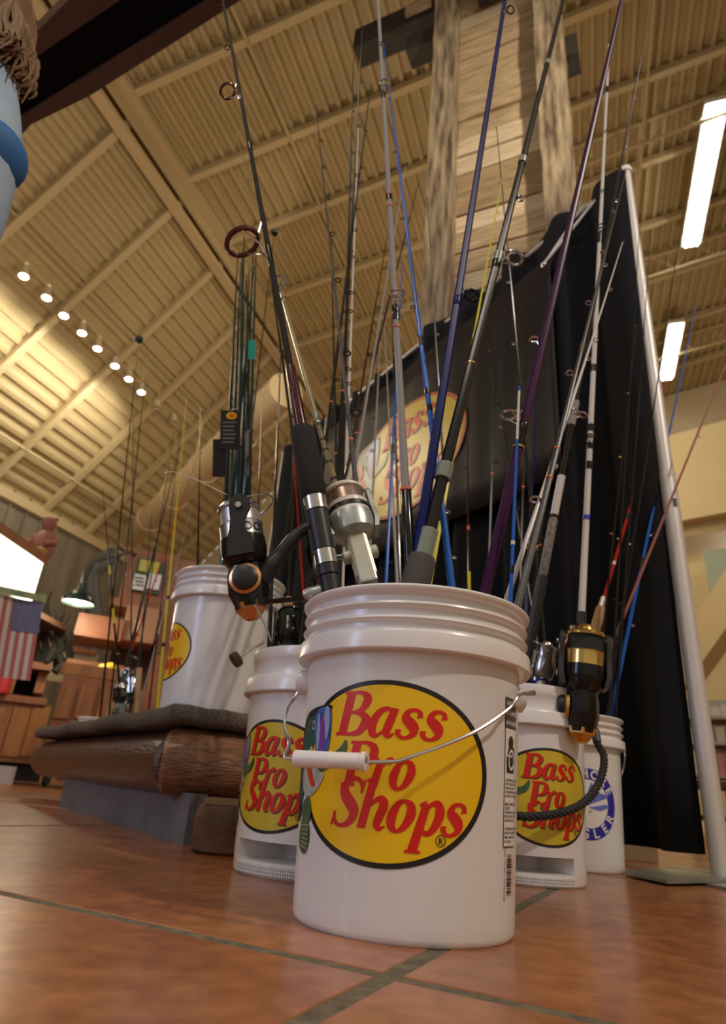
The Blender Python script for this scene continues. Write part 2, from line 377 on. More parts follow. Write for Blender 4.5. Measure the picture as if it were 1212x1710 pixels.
# ------------------------------------------------------------------ pipe and drape frame, drape, banner
A = np.array([1.016, 1.846]); B = np.array([-.694, 4.618]); DV = (B - A); DL = np.linalg.norm(DV); dd = DV / DL; dn = np.array([-dd[1], dd[0]]); 
if dn @ -A < 0: dn = -dn       # towards the camera
M_pole = mat('brushed_aluminium', (.66, .63, .61), .45, .35)
st = empty('banner_stand', (A[0], A[1], 0)); tag(st, 'tall aluminium pipe stand that carries the black drape', 'frame')
def dl(t, off=0, z=0): p = A + dd * t + dn * off; return Vector((p[0] - A[0], p[1] - A[1], z))
MB().tube([dl(0, 0, .012), dl(0, 0, 1.2)], .026, 20).build('upright', M_pole, st)
MB().tube([dl(0, 0, 1.2), dl(0, 0, 2.68)], .023, 20).build('upright', M_pole, st)
MB().tube([dl(DL, 0, .012), dl(DL, 0, 2.68)], .024, 16).build('upright', M_pole, st)
MB().tube([dl(0.0, 0, 2.665), dl(DL, 0, 2.665)], .013, 12).build('crossbar', M_pole, st)
MB().box(dl(0, 0, 1.08), (.012, .054, .03)).build('slot', M_black, st, smooth=False)
MB().lathe([(0, 2.675), (.028, 2.675), (.028, 2.70), (.015, 2.71), (0, 2.71)], 16).build('cap', M_white, st)
M_plate = mat('steel_plate', (.42, .45, .43), .35, .7, noise=(.32, .35, .33), scale=14)
bp = [onz(1040, 1459, .006), onz(1115, 1476, .006), onz(1205, 1474, .006), onz(1260, 1466, .006), onz(1130, 1450, .006)]
bpl = MB().slab([V(p) for p in bp], (0, 0, 1), .006).build('base_plate', M_plate, smooth=False); bpl.parent = st; bpl.location = (-A[0], -A[1], 0)
pl2 = MB().slab([V(p) for p in (onz(1180, 1481, .0), onz(1240, 1492, .0), onz(1330, 1485, .0), onz(1260, 1474, .0))], (0, 0, 1), .006).build('steel_plate', M_plate, smooth=False)
tag(pl2, 'thin grey steel plate lying on the floor at the right edge', 'plate')
M_drape = mat('black_drape', (.006, .007, .009), .9, spec=.2, noise=(.010, .011, .015), scale=3, stretch=(6, 6, .3))
def cloth(name, t0, t1, z0, z1, amp, wl_, m, parent, off=0, nseg=140, nz=10, flare=0, th=.004, ph=0):
    mb = MB(); v = []; f = []
    for j in range(nz + 1):
        z = lerp(z0, z1, j / nz)
        for i in range(nseg + 1):
            t = lerp(t0, t1, i / nseg); a = amp * (1 + .35 * (1 - j / nz))
            o = off + a * math.sin(t * 2 * math.pi / wl_ + ph + .5 * math.sin(t * 3.1)) + .3 * a * math.sin(t * 37 + z)
            tt = t + flare * (1 - j / nz) * max(0, 1 - i / 30)
            v.append(dl(tt, o, z))
    for j in range(nz):
        for i in range(nseg): k = j * (nseg + 1) + i; f.append((k, k + 1, k + nseg + 2, k + nseg + 1))
    o = mb.add(v, f).build(name, m, parent, ang=180)
    s = o.modifiers.new('thickness', 'SOLIDIFY'); s.thickness = th
    return o
dr = empty('drape', (A[0], A[1], 0)); tag(dr, 'black pleated drape hanging behind the rods and banner', 'drape')
cloth('drape_panel', -.012, 1.35, .055, 2.69, .035, .30, M_drape, dr, .02, flare=.05)
cloth('drape_panel', 1.30, 2.4, .05, 2.69, .03, .26, M_drape, dr, -.01)
cloth('drape_panel', 2.35, DL - .02, .05, 2.69, .03, .24, M_drape, dr, .02, ph=1)
bw = MB().box(V(onz(1052, 1436, .0)) + Vector((0, 0, .033)), (.17, .06, .064), Matrix.Rotation(R(10), 3, 'Z')).build('wood_block', mat('raw_timber', (.30, .20, .11), .7), smooth=False); bw.location.z = .0
tag(bw, 'short raw timber block on the floor under the drape hem', 'block')
# banner
BT0, BT1, BZ0, BZ1 = .36, 2.42, 1.32, 2.44
bn = empty('banner', (A[0], A[1], 0)); tag(bn, 'dark grey vinyl banner with yellow oval logo hung on the drape', 'banner')
M_ban = mat('banner_vinyl', (.022, .018, .019), .5, noise=(.015, .012, .014), scale=4, spec=.2)
cloth('banner_sheet', BT0, BT1, BZ0, BZ1, .006, .9, M_ban, bn, .085, 60, 8, th=.002)
for (t, z) in ((BT0 + .03, BZ1 - .03), (BT1 - .03, BZ1 - .03), (BT0 + .03, BZ0 + .03), (BT1 - .03, BZ0 + .03)):
    MB().torus(dl(t, .093, z), .012, .003, (dn[0], dn[1], 0), 12, 5).build('eyelet', M_silver, bn)
MB().tube([dl(BT0 + .03, .093, BZ1 - .03), dl(.1, .03, 2.64), dl(.02, 0, 2.68)], .007, 6).build('strap', M_white, bn)
MB().tube([dl(BT0 + .03, .093, BZ1 - .03), dl(.2, .02, 2.67)], .004, 6).build('strap', M_white, bn)
MB().tube([dl(BT1 - .03, .093, BZ1 - .03), dl(BT1 + .1, .03, 2.66)], .004, 6).build('strap', M_white, bn)

# ------------------------------------------------------------------ timber tower behind the drape: two posts, planks, cross arms
M_bark = mat('weathered_timber', (.46, .36, .24), .8, noise=(.085, .055, .035), scale=2.2, stretch=(9, 9, 1.1), bump=.5, bscale=30)
M_plank = [mat('old_plank_a', (.56, .42, .26), .8, noise=(.30, .21, .12), scale=4, stretch=(1, 1, 9), bump=.4, bscale=30), mat('old_plank_b', (.70, .58, .42), .8, noise=(.46, .35, .22), scale=4, stretch=(1, 1, 9), bump=.4, bscale=30), mat('old_plank_c', (.42, .30, .17), .8, noise=(.24, .17, .10), scale=4, stretch=(1, 1, 9), bump=.4, bscale=30)]
M_dkbeam = mat('dark_beam', (.018, .014, .011), .8, noise=(.035, .028, .022), scale=6)
TD = 4.2
p1 = ond(741, 300, TD); p2 = ond(935, 300, TD)
a1 = math.atan2(p1[0], p1[1]); 
pd = np.array([math.cos(R(26)), -math.sin(R(26))])      # the wall runs right and nearer
# second post stands where that direction meets its sight line
r2 = ray(935, 300)[:2]; q1 = p1[:2]; Mt = np.array([[pd[0], -r2[0]], [pd[1], -r2[1]]]); sol = np.linalg.solve(Mt, -q1); span = sol[0]
tw = empty('timber_tower', (q1[0], q1[1], 0)); tag(tw, 'tall rustic timber tower of posts and planks behind the drape', 'tower')
rot = Matrix.Rotation(-R(26), 3, 'Z'); tn = Vector((-pd[1], pd[0], 0)); 
if tn.y < 0: tn = -tn
def tl(s, off, z): return Vector((pd[0] * s, pd[1] * s, z)) + tn * off
TOP = 9.0
wpost = .245
def post(s, w):
    mb = MB(); v = []; f = []; nz = 40
    for j in range(nz + 1):
        z = TOP * j / nz; 
        for (i, k) in ((-1, -1), (1, -1), (1, 1), (-1, 1)):
            v.append(tl(s + i * (w / 2 + random.uniform(-.010, .010)), -.02 + k * .13, z))
    for j in range(nz):
        for k in range(4): f.append((4 * j + k, 4 * j + (k + 1) % 4, 4 * j + 4 + (k + 1) % 4, 4 * j + 4 + k))
    f += [(3, 2, 1, 0), tuple(range(4 * nz, 4 * nz + 4))]
    mb.add(v, f).build('post', M_bark, tw, smooth=False)
post(0, wpost); post(span, wpost * 1.05)
z = .1; k = 0
while z < TOP:
    h = random.choice((.19, .22, .25, .28)); 
    MB().box(tl(span / 2, .06 + random.uniform(-.012, .012), z + h / 2), (span - .2, .05, h - .020), rot).build('plank', M_plank[random.choice((0, 1, 0, 2, 1))], tw, smooth=False); z += h; k += 1
def tpl(px, py):     # (s, z) where a sight line meets the plane of the tower
    d = ray(px, py); nn_ = np.array([tn.x, tn.y]); t = (nn_ @ q1) / (nn_ @ d[:2]); P = CAM + d * t; return float((P[:2] - q1) @ pd), float(P[2])
def tbox(pa, pb, hgt, o0, o1, m, name):     # horizontal beam in front of or beside the tower: pa, pb on its top edge
    (sa, za), (sb, zb) = tpl(*pa), tpl(*pb); z = (za + zb) / 2
    MB().box(tl((sa + sb) / 2, (o0 + o1) / 2, z - hgt / 2), (abs(sb - sa), abs(o1 - o0), hgt), rot).build(name, m, tw, smooth=False)
tbox((594, 42), (722, -2), .38, .0, .26, M_dkbeam, 'cross_arm')
tbox((680, 62), (722, 50), .26, -.02, .2, M_dkbeam, 'cross_arm')
tbox((680, 18), (722, 5), .16, -.06, -.02, M_plank[0], 'cleat')
tbox((800, -14), (850, -30), .30, -.12, .0, M_dkbeam, 'cross_arm')
tbox((935, 60), (962, 50), .32, .02, .24, M_dkbeam, 'cross_arm')
# ------------------------------------------------------------------ lettering: pen strokes with varying width, laid on a surface
GL = {
 'B': (.80, [[(.17, 0, .21), (.17, 1, .21)], [(-.02, .03, .06), (.3, .03, .06)], [(-.02, .97, .06), (.3, .97, .06)], [(.17, .96, .07), (.42, .97, .08), (.60, .88, .15), (.63, .75, .19), (.56, .60, .14), (.40, .53, .07), (.17, .52, .06)], [(.3, .52, .06), (.5, .50, .09), (.69, .41, .16), (.72, .26, .21), (.62, .09, .15), (.42, .03, .08), (.17, .04, .07)]]),
 'a': (.70, [[(.50, .50, .05), (.40, .62, .08), (.22, .55, .14), (.11, .30, .19), (.16, .08, .15), (.27, .02, .09), (.40, .12, .06), (.5, .32, .05)], [(.55, .64, .15), (.50, .30, .18), (.49, .10, .16), (.57, .02, .09), (.67, .08, .04)]]),
 's': (.56, [[(.45, .46, .13), (.42, .58, .08), (.28, .63, .07), (.15, .57, .12), (.14, .44, .16), (.26, .34, .19), (.38, .22, .19), (.39, .10, .14), (.26, .01, .07), (.13, .02, .07), (.05, .10, .10), (.04, .18, .12)]]),
 'P': (.74, [[(.17, 0, .21), (.17, 1, .21)], [(-.04, .03, .06), (.36, .03, .06)], [(-.02, .97, .06), (.3, .97, .06)], [(.17, .96, .07), (.44, .97, .08), (.64, .87, .16), (.68, .71, .21), (.60, .54, .15), (.42, .46, .07), (.2, .46, .06)]]),
 'r': (.50, [[(.13, 0, .18), (.18, .60, .17)], [(.0, .58, .05), (.12, .62, .08)], [(.17, .38, .06), (.28, .55, .09), (.39, .62, .12), (.46, .56, .15)]]),
 'o': (.60, [[(.29, .63, .06), (.15, .54, .13), (.08, .30, .19), (.13, .09, .14), (.26, .01, .07), (.40, .11, .14), (.48, .33, .19), (.43, .53, .14), (.29, .63, .06)]]),
 'S': (.68, [[(.62, .70, .05), (.60, .86, .08), (.45, .99, .08), (.24, .95, .14), (.15, .78, .19), (.25, .61, .21), (.42, .46, .22), (.55, .29, .20), (.49, .10, .15), (.30, .01, .08), (.13, .05, .08), (.05, .16, .07), (.02, .30, .05)], [(.64, .98, .05), (.61, .74, .06)], [(.0, .0, .05), (.04, .26, .06)]]),
 'h': (.68, [[(.13, 0, .18), (.15, 1, .17)], [(.0, .97, .05), (.14, 1, .07)], [(.15, .36, .06), (.28, .55, .08), (.42, .62, .13), (.52, .50, .18), (.49, .25, .18), (.48, .10, .15), (.56, .02, .08), (.66, .08, .04)]]),
 'p': (.62, [[(.17, .60, .16), (.10, -.36, .19)], [(-.06, -.36, .05), (.28, -.36, .05)], [(.02, .56, .05), (.16, .62, .08)], [(.16, .42, .06), (.28, .59, .09), (.42, .60, .13), (.51, .40, .19), (.46, .15, .16), (.34, .01, .10), (.17, .06, .06)]]),
}
def stroke(mb, pts, S, off, fx):
    P = catmull(pts, 6) if len(pts) > 2 else [lerp(np.array(pts[0], float), np.array(pts[1], float), k / 6) for k in range(7)]
    P = [np.array(p) for p in P]; xy = [np.array(fx(p[0], p[1])) for p in P]; v = []
    for i, p in enumerate(P):
        a, b = P[max(i - 1, 0)][:2], P[min(i + 1, len(P) - 1)][:2]; d = b - a; d = d / (np.linalg.norm(d) + 1e-9); nn = np.array([-d[1], d[0]]) * p[2] / 2
        for s in (-1, 1): q = fx(p[0] + nn[0] * s, p[1] + nn[1] * s); v.append(S(q[0], q[1], off))
    mb.add(v, [(2 * i, 2 * i + 2, 2 * i + 3, 2 * i + 1) for i in range(len(P) - 1)])
def word(mb, text, S, x0, y0, em, off, slant=.24, rot=0, kern=1.0, bold=1.12):
    c, s = math.cos(rot), math.sin(rot); x = 0
    for ch in text:
        adv, st_ = GL[ch]
        for pts in st_:
            pts = [(p[0], p[1], p[2] * bold) for p in pts]
            def fx(a, b, x=x):
                X, Y = (x + a + slant * b) * em * kern, b * em
                return x0 + c * X - s * Y, y0 + s * X + c * Y
            stroke(mb, pts, S, off, fx)
        x += adv
    return x * em * kern
import bmesh
def fill(polys, S, off, name, m, parent, step=.012, holes=None):
    bm = bmesh.new()
    for poly in polys:
        bm.faces.new([bm.verts.new((p[0], p[1], 0)) for p in poly])
    bmesh.ops.triangulate(bm, faces=bm.faces[:])
    for _ in range(7):
        L = [e for e in bm.edges if e.calc_length() > step]
        if not L: break
        bmesh.ops.subdivide_edges(bm, edges=L, cuts=1); bmesh.ops.triangulate(bm, faces=[f for f in bm.faces if len(f.verts) > 3])
    for v in bm.verts: v.co = Vector(S(v.co.x, v.co.y, off))
    me = bpy.data.meshes.new(name); bm.to_mesh(me); bm.free(); me.materials.append(m); me.shade_smooth()
    o = bpy.data.objects.new(name, me); COL.objects.link(o); o.parent = parent; return o
def disc(name, S, cx, cy, a, b, off, m, parent, t0=0, t1=1, seg=96, rings=10):
    v = []; f = []
    for j in range(rings + 1):
        k = lerp(t0, t1, j / rings)
        for i in range(seg): an = 2 * math.pi * i / seg; v.append(S(cx + a * k * math.cos(an), cy + b * k * math.sin(an), off))
    for j in range(rings):
        for i in range(seg): f.append((j * seg + i, (j + 1) * seg + i, (j + 1) * seg + (i + 1) % seg, j * seg + (i + 1) % seg))
    return MB().add(v, f).build(name, m, parent, ang=180)
def text_mesh(txt, size, S, x, y, off, name, m, parent, rot=0, align='LEFT', step=.02, ext=1.0):
    cu = bpy.data.curves.new('t', 'FONT'); cu.body = txt; cu.size = size; cu.align_x = align; cu.resolution_u = 2; cu.offset = size * .012 * ext
    o = bpy.data.objects.new('t', cu); COL.objects.link(o); dg = bpy.context.evaluated_depsgraph_get(); dg.update()
    me0 = bpy.data.meshes.new_from_object(o.evaluated_get(dg)); bpy.data.objects.remove(o); bpy.data.curves.remove(cu)
    c, s = math.cos(rot), math.sin(rot)
    bm = bmesh.new(); bm.from_mesh(me0); bpy.data.meshes.remove(me0)
    for _ in range(4):
        L = [e for e in bm.edges if e.calc_length() > step]
        if not L: break
        bmesh.ops.subdivide_edges(bm, edges=L, cuts=1); bmesh.ops.triangulate(bm, faces=bm.faces[:])
    for v in bm.verts: v.co = Vector(S(x + c * v.co.x - s * v.co.y, y + s * v.co.x + c * v.co.y, off))
    me = bpy.data.meshes.new(name); bm.to_mesh(me); bm.free(); me.materials.append(m)
    ob = bpy.data.objects.new(name, me); COL.objects.link(ob); ob.parent = parent; return ob
def logo(S, par, k=1.0, ybody=M_yellow, shade=False, rim_w=.034, halo=None, oval=(.121, .092)):
    """the oval, the fish and the three words; k scales metres"""
    a, b = oval[0] * k, oval[1] * k
    rim = M_black if not halo else halo
    disc('oval_border', S, 0, 0, a * (1 + rim_w), b * (1 + rim_w * 1.4), .0004 * max(1, k), rim, par, t0=.945, seg=120, rings=3)
    disc('oval', S, 0, 0, a, b, .0003 * max(1, k), ybody, par)
    def txt(mm, ox, oy, off, name):
        mb = MB()
        word(mb, 'Bass', S, (-.061 + ox) * k, (.034 + oy) * k, .049 * k, off, kern=1.0)
        word(mb, 'Pro', S, (-.048 + ox) * k, (-.019 + oy) * k, .047 * k, off, kern=.95)
        word(mb, 'Shops', S, (-.061 + ox) * k, (-.060 + oy) * k, .049 * k, off, kern=1.01)
        mb.build(name, mm, par, smooth=False)
    if shade: txt(M_redshade, .0022, -.0024, .0006 * max(1, k), 'lettering_shadow')
    txt(M_red, 0, 0, .0009 * max(1, k), 'lettering')
    disc('registered_ring', S, .068 * k, -.0655 * k, .0058 * k, .0058 * k, .001 * max(1, k), M_black, par, t0=.84, seg=24, rings=1)
    text_mesh('R', .009 * k, S, .068 * k, -.0688 * k, .001 * max(1, k), 'registered_mark', M_black, par, align='CENTER')
    o1, o2, o3 = .0011 * max(1, k), .0013 * max(1, k), .0015 * max(1, k)
    q = lambda P: [(x * k, y * k) for x, y in P]
    fish = empty('fish_print'); fish.parent = par
    q0_ = q
    def q(P):
        P = q0_(P); n_ = len(P); C_ = catmull([P[-1]] + P + [P[0], P[1]], 5)
        return [tuple(p) for p in C_[5:5 + 5 * n_]]
    fill([q([(-.158, -.035), (-.156, .005), (-.148, .035), (-.132, .055), (-.108, .063), (-.078, .066), (-.077, .052), (-.092, .045), (-.105, .02), (-.112, -.005), (-.128, -.03), (-.14, -.05)])], S, o1, 'fish_back', M_fteal, fish)
    fill([q([(-.100, .062), (-.074, .0655), (-.070, .045), (-.072, .022), (-.078, .006), (-.090, -.004), (-.098, .016), (-.104, .040)])], S, o2, 'fish_mouth', M_fblue, fish)
    fill([q([(-.112, .022), (-.100, .010), (-.090, -.004), (-.078, -.010), (-.090, -.026), (-.108, -.034), (-.128, -.028), (-.132, -.006)])], S, o2, 'fish_belly', M_fwhite, fish)
    fill([q([(-.162, -.06), (-.160, .008), (-.150, .040), (-.132, .059), (-.106, .0665), (-.075, .0685), (-.073, .063), (-.108, .058), (-.135, .045), (-.150, .010), (-.145, -.03), (-.135, -.055)])], S, o1 * 1.05, 'fish_outline', M_black, fish)
    fill([q([(-.097, .056), (-.094, .058), (-.091, .040), (-.092, .020), (-.095, .016), (-.098, .030)]), q([(-.083, .064), (-.076, .0655), (-.073, .045), (-.078, .028), (-.083, .045)])], S, o2 * 1.1, 'mouth_light', mat('fish_pale_blue', (.30, .40, .62), .3), fish)
    fill([q([(-.091, .052), (-.084, .054), (-.080, .03), (-.086, .008), (-.090, .022)])], S, o2 * 1.15, 'mouth_shade', mat('fish_violet', (.22, .06, .35), .3), fish)
    fill([q([(-.084, .012), (-.066, .014), (-.054, .020), (-.046, .029), (-.044, .020), (-.050, .008), (-.064, .001), (-.086, -.006)])], S, o3, 'fish_jaw', M_fgreen, fish)
    fill([q([(-.122, .004), (-.110, .002), (-.100, -.012), (-.094, -.022), (-.104, -.022), (-.116, -.010)])], S, o3, 'fish_gill', M_fred, fish)
    fill([q([(-.120, -.038), (-.106, -.036), (-.100, -.050), (-.104, -.060), (-.118, -.062), (-.130, -.050)]), q([(-.126, -.058), (-.108, -.060), (-.101, -.074), (-.106, -.090), (-.118, -.094), (-.132, -.084)])], S, o3, 'fish_fin', M_fgreen, fish)
    disc('fish_eye', S, -.107 * k, .046 * k, .0042 * k, .0058 * k, o3, M_fwhite, fish, t0=0, seg=16, rings=2)
    disc('fish_pupil', S, -.107 * k, .046 * k, .0024 * k, .0034 * k, o3 * 1.2, M_black, fish, t0=0, seg=12, rings=1)
    mb = MB()
    for i in range(6): stroke(mb, [(-.130 + .001 * i, -.066 - .004 * i, .0008), (-.104, -.064 - .005 * i, .0008)], S, o3 * 1.1, lambda x, y: (x * k, y * k))
    mb.build('fin_rays', M_fwhite, fish, smooth=False)
# banner print
def BS(s, z, off):
    # s positive to the right of the banner as seen from the front
    t = 1.40 - s; return tuple(dl(t, .085 + .010 + off, 1.82 + z))
logo(BS, bn, 3.6, M_yellow2, True, oval=(.134, .090), halo=mat('banner_oval_edge', (.5, .12, .03), .4))
q = lambda P: [(x, y) for x, y in P]
fill([q([(-.94, -.42), (-.66, -.44), (-.50, -.20), (-.46, .06), (-.56, .20), (-.70, .02), (-.86, -.20)])], BS, .006, 'banner_picture', mat('banner_fish_photo', (.25, .26, .22), .4, noise=(.08, .09, .07), scale=12), bn, step=.1)
fill([q([(-.47, .14), (-.42, .12), (-.40, .03), (-.44, .02)])], BS, .008, 'banner_picture', M_fred, bn, step=.1)

# ------------------------------------------------------------------ buckets
def rbody(z): return .1310 + (.1435 - .1310) * max(0, min(1, z / .295))
def surf(thc, zc=0):
    def S(s, z, off):
        z += zc
        th = R(thc) + s / .1375; r = rbody(z) + off; return (r * math.sin(th), -r * math.cos(th), z)
    return S
PROF3 = [(0, .006), (.120, .006), (.124, .001), (.1275, .000), (.1300, .0025), (.1310, .007), (.1316, .02), (.1430, .290), (.1432, .2935), (.1568, .2940), (.1580, .2955), (.1578, .3140), (.1572, .3156), (.1510, .3172), (.1490, .3225), (.1490, .3265), (.1540, .3290), (.1555, .3315), (.1540, .3340), (.1490, .3360), (.1486, .3440), (.1540, .3465), (.1555, .3490), (.1545, .3515), (.1488, .3540), (.1486, .3620), (.1550, .3640), (.1582, .3670), (.1588, .3700), (.1565, .3728), (.1500, .3735), (.1465, .3715), (.1440, .3640), (.1425, .30), (.1280, .012), (0, .010)]
PROFN = [(0, .006), (.120, .006), (.124, .001), (.1275, .000), (.1300, .0025), (.1310, .007), (.1316, .02), (.1430, .283), (.1432, .2905), (.1545, .2905), (.1560, .2925), (.1545, .3150), (.1530, .3185), (.1450, .3195), (.1440, .3240), (.1442, .3480), (.1465, .3510), (.1468, .3560), (.1480, .3660), (.1470, .3705), (.1440, .3720), (.1410, .3690), (.1400, .30), (.1305, .066), (0, .064)]
def bucket(label, cx, cy, z0, neck=False, slot=None, group=None):
    o = empty('bucket', (cx, cy, z0)); tag(o, label, 'bucket', group)
    if not slot:
        MB().lathe(PROFN if neck else PROF3, 128, None, False).build('body', M_plastic, o, ang=38)
    else:
        a0, a1 = slot; v = []; f = []; prof = []
        for i, (r, z) in enumerate(PROFN):
            prof.append((r, z))
            if i == 6: prof += [(rbody(.0225), .0225), (rbody(.024), .0240), (rbody(.05), .0500), (rbody(.052), .0520)]
        seg = 240
        for j, (r, z) in enumerate(prof):
            for i in range(seg):
                th = 360 * i / seg; d = th - 90 + 0   # th measured from +x; face angle = th+90
                fa = (th + 90 + 180) % 360 - 180; rr = r
                if j < len(prof) - 3 and .0235 < z < .0505 and r > .12 and a0 < fa < a1: rr = r - .085
                v.append((rr * math.cos(R(th)), rr * math.sin(R(th)), z))
        for j in range(len(prof) - 1):
            for i in range(seg): f.append((j * seg + i, j * seg + (i + 1) % seg, (j + 1) * seg + (i + 1) % seg, (j + 1) * seg + i))
        MB().add(v, f).build('body', M_plastic, o, ang=40)
        g = MB(); n = int((a1 - a0) / 1.7)
        for i in range(n):
            th = R(a0 + (i + .5) * (a1 - a0) / n); 
            for zz in (.0065, .0115, .0165): g.box((.1325 * math.sin(th), -.1325 * math.cos(th), zz), (.0028, .004, .0038), Matrix.Rotation(th, 3, 'Z'))
        tag(g.build('ribbed_grip', M_plastic, o, smooth=False), kind='stuff')
    return o
FX, FY = .087, .877
bf = bucket('large white plastic bucket in front with oval shop logo and wire handle', FX, FY, 0)
bs = bucket('white bucket with slotted foot standing left behind the front bucket', -.045, 1.27, 0, True, (-63, -4))
bt = bucket('white bucket with rope handle standing right of the front bucket', .385, 1.47, 0, True, (-28, 36))
bv = bucket('far right white bucket with blue ring emblem beside the drape', .625, 1.86, 0)
bpx, bpy_, bpz = -.366, 1.765, .292
bp_ = bucket('white bucket with oval logo standing on the carpeted platform', bpx, bpy_, bpz)
bq = bucket('plain white bucket on the floor behind the far left end of the platform', -1.215, 3.43, .0)
bh = bucket('white bucket standing on the platform hidden behind the front bucket', .06, 1.90, .292)
bk = bucket('white bucket on the floor tucked behind the platform bucket', -.90, 3.38, 0)
logo(surf(-18, .163), bf, 1.0)
logo(surf(-34, .153), bs, .93, M_yellow2, True)
logo(surf(12, .158), bt, .93, M_yellow2, True)
logo(surf(-62, .150), bp_, .80)
# warning panel and barcode of the front bucket
SW = surf(0)
def ws(a, z, off=.0006):   # angle in degrees
    th = R(a); r = rbody(z) + off; return (r * math.sin(th), -r * math.cos(th), z)
sw = lambda s, z, off: ws(s / .1375 * 180 / math.pi, z, off)
u = lambda a: a * math.pi / 180 * .1375
wp = empty('warning_label'); wp.parent = bf
fill([[(u(48.5), .095), (u(61.5), .095), (u(61.5), .258), (u(48.5), .258)]], sw, .0003, 'label_sheet', M_white, wp)
fill([[(u(48), .222), (u(62), .222), (u(62), .258), (u(48), .258)]], sw, .0005, 'label_header', M_dkgrey, wp)
for z in (.249, .2375, .226):
    text_mesh('WARNING', .0075, sw, u(51), z, .0008, 'label_text', M_white, wp)
    fill([[(u(49.0), z), (u(50.6), z), (u(49.8), z + .006)]], sw, .0008, 'warning_triangle', M_white, wp)
# pictogram: child leaning into a bucket
fill([[(u(50.5), .172), (u(59), .172), (u(59.8), .190), (u(50), .190)]], sw, .0006, 'pictogram', M_black, wp)
disc('pictogram', sw, u(55), .2055, .0075, .0085, .0006, M_black, wp, seg=24, rings=3)
fill([[(u(51), .194), (u(53), .203), (u(59.5), .201), (u(60.5), .183), (u(58), .182), (u(57), .194), (u(53), .190)]], sw, .0007, 'pictogram', M_black, wp)
disc('pictogram', sw, u(55.4), .187, .0085, .012, .0009, M_white, wp, t0=.72, seg=24, rings=2)
z = .163
for line in ('CHILDREN CAN FALL', 'INTO BUCKET AND', 'DROWN. KEEP', 'CHILDREN AWAY FROM', 'BUCKET WITH EVEN A', '', 'SMALL AMOUNT OF', 'LIQUID.', 'CHILDREN CAN FALL', 'INTO BUCKET AND', 'DROWN. KEEP', '', 'CHILDREN AWAY FROM', 'BUCKET WITH EVEN A', 'SMALL AMOUNT', 'OF LIQUID.'):
    if line: text_mesh(line, .0040, sw, u(49.3), z, .0006, 'label_text', M_black, wp)
    z -= .0043
mb = MB()
for (x0, x1, z0, z1) in ((48.3, 48.6, .094, .259), (61.4, 61.7, .094, .259), (48.3, 61.7, .0935, .0945)):
    n = 12; v = []
    if z1 - z0 > .01:
        for k in range(n + 1): z = lerp(z0, z1, k / n); v += [ws(x0, z), ws(x1, z)]
    else:
        for k in range(n + 1): a = lerp(x0, x1, k / n); v += [ws(a, z0), ws(a, z1)]
    mb.add(v, [(2 * i, 2 * i + 1, 2 * i + 3, 2 * i + 2) for i in range(n)])
mb.build('label_border', M_black, wp, smooth=False)
bc = MB(); random.seed(3); z = .046
while z < .086:
    h = random.choice((.0006, .0010, .0016)); bc.add([ws(53, z), ws(58.5, z), ws(58.5, z + h), ws(53, z + h)], [(0, 1, 2, 3)]); z += h + random.choice((.0006, .0009, .0013))
bc.build('barcode', M_black, bf, smooth=False)
text_mesh('0 12345 67890 5', .0055, lambda s, z, off: sw(s, z, off), u(61), .046, .0006, 'barcode_number', M_red, bf, rot=R(90))
text_mesh('MADE IN USA  5 GALLON  HDPE', .0035, sw, u(51), .042, .0006, 'side_text', M_black, bf, rot=R(90))
# emblem of the far right bucket: blue ring with white letters and a leaping billfish
SV = surf(2); em = empty('emblem'); em.parent = bv
disc('emblem_ring', SV, 0, .155, .083, .083, .0006, M_navyprint, em, t0=.68, seg=96, rings=4)
disc('emblem_centre', SV, 0, .155, .057, .057, .0004, M_white, em, seg=64, rings=5)
def arc(txt, rr, a0, da, size, flip=False):
    for k, ch in enumerate(txt):
        a = R(a0 + da * k); x, y = rr * math.sin(a), .155 + rr * math.cos(a)
        text_mesh(ch, size, SV, x, y, .0012, 'emblem_letter', M_white, em, rot=(-a if not flip else math.pi - a), align='CENTER', ext=2)
arc('OFFSHORE', .0600, -96, 22.5, .030); arc('ANGLER', .0790, 238, -24, .030, True)
fill([[(-.07, .105), (-.03, .140), (.02, .160), (.050, .170), (.088, .196), (.052, .178), (.030, .182), (.010, .205), (-.002, .178), (-.03, .168), (-.055, .140)], [(.0, .146), (.048, .156), (.062, .150), (.03, .140)]], SV, .0014, 'emblem_fish', M_lightblue, em)
# handles
def cyl(px, py, cx, cy, r):
    d = ray(px, py); o = CAM[:2] - np.array([cx, cy]); a = d[:2] @ d[:2]; b = 2 * o @ d[:2]; c = o @ o - r * r; Dm = b * b - 4 * a * c
    t = (-b - math.sqrt(max(Dm, 0))) / 2 / a; return V(CAM + t * d)
L = lambda b, p: Vector(p) - b.location
def cyp(th, r, z): return Vector((r * math.sin(R(th)), -r * math.cos(R(th)), z))
hw = empty('handle'); hw.parent = bf
pts = [cyp(98, .150, .272), cyp(93, .168, .283), cyp(86, .1650, .277)] + [L(bf, cyl(x, y, FX, FY, .163)) for (x, y) in ((868, 1160), (850, 1183), (800, 1218), (745, 1243), (700, 1259), (668, 1270), (652, 1272))]
g1, g0 = L(bf, cyl(612, 1272, FX, FY, .166)), L(bf, cyl(520, 1268, FX, FY, .180))
g0 = g1 + (g0 - g1).normalized() * .084
pts += [g1, g0, g0 + (g0 - g1).normalized() * .012 + Vector((0, 0, .002)), L(bf, V(ony(483, 1240, .80))), L(bf, V(ony(475, 1212, .82))), L(bf, V(ony(480, 1185, .84))), cyp(-96, .163, .245), cyp(-97, .152, .266)]
MB().tube([Vector(p) for p in catmull(pts, 4)], .0021, 8).build('wire', M_wire, hw)
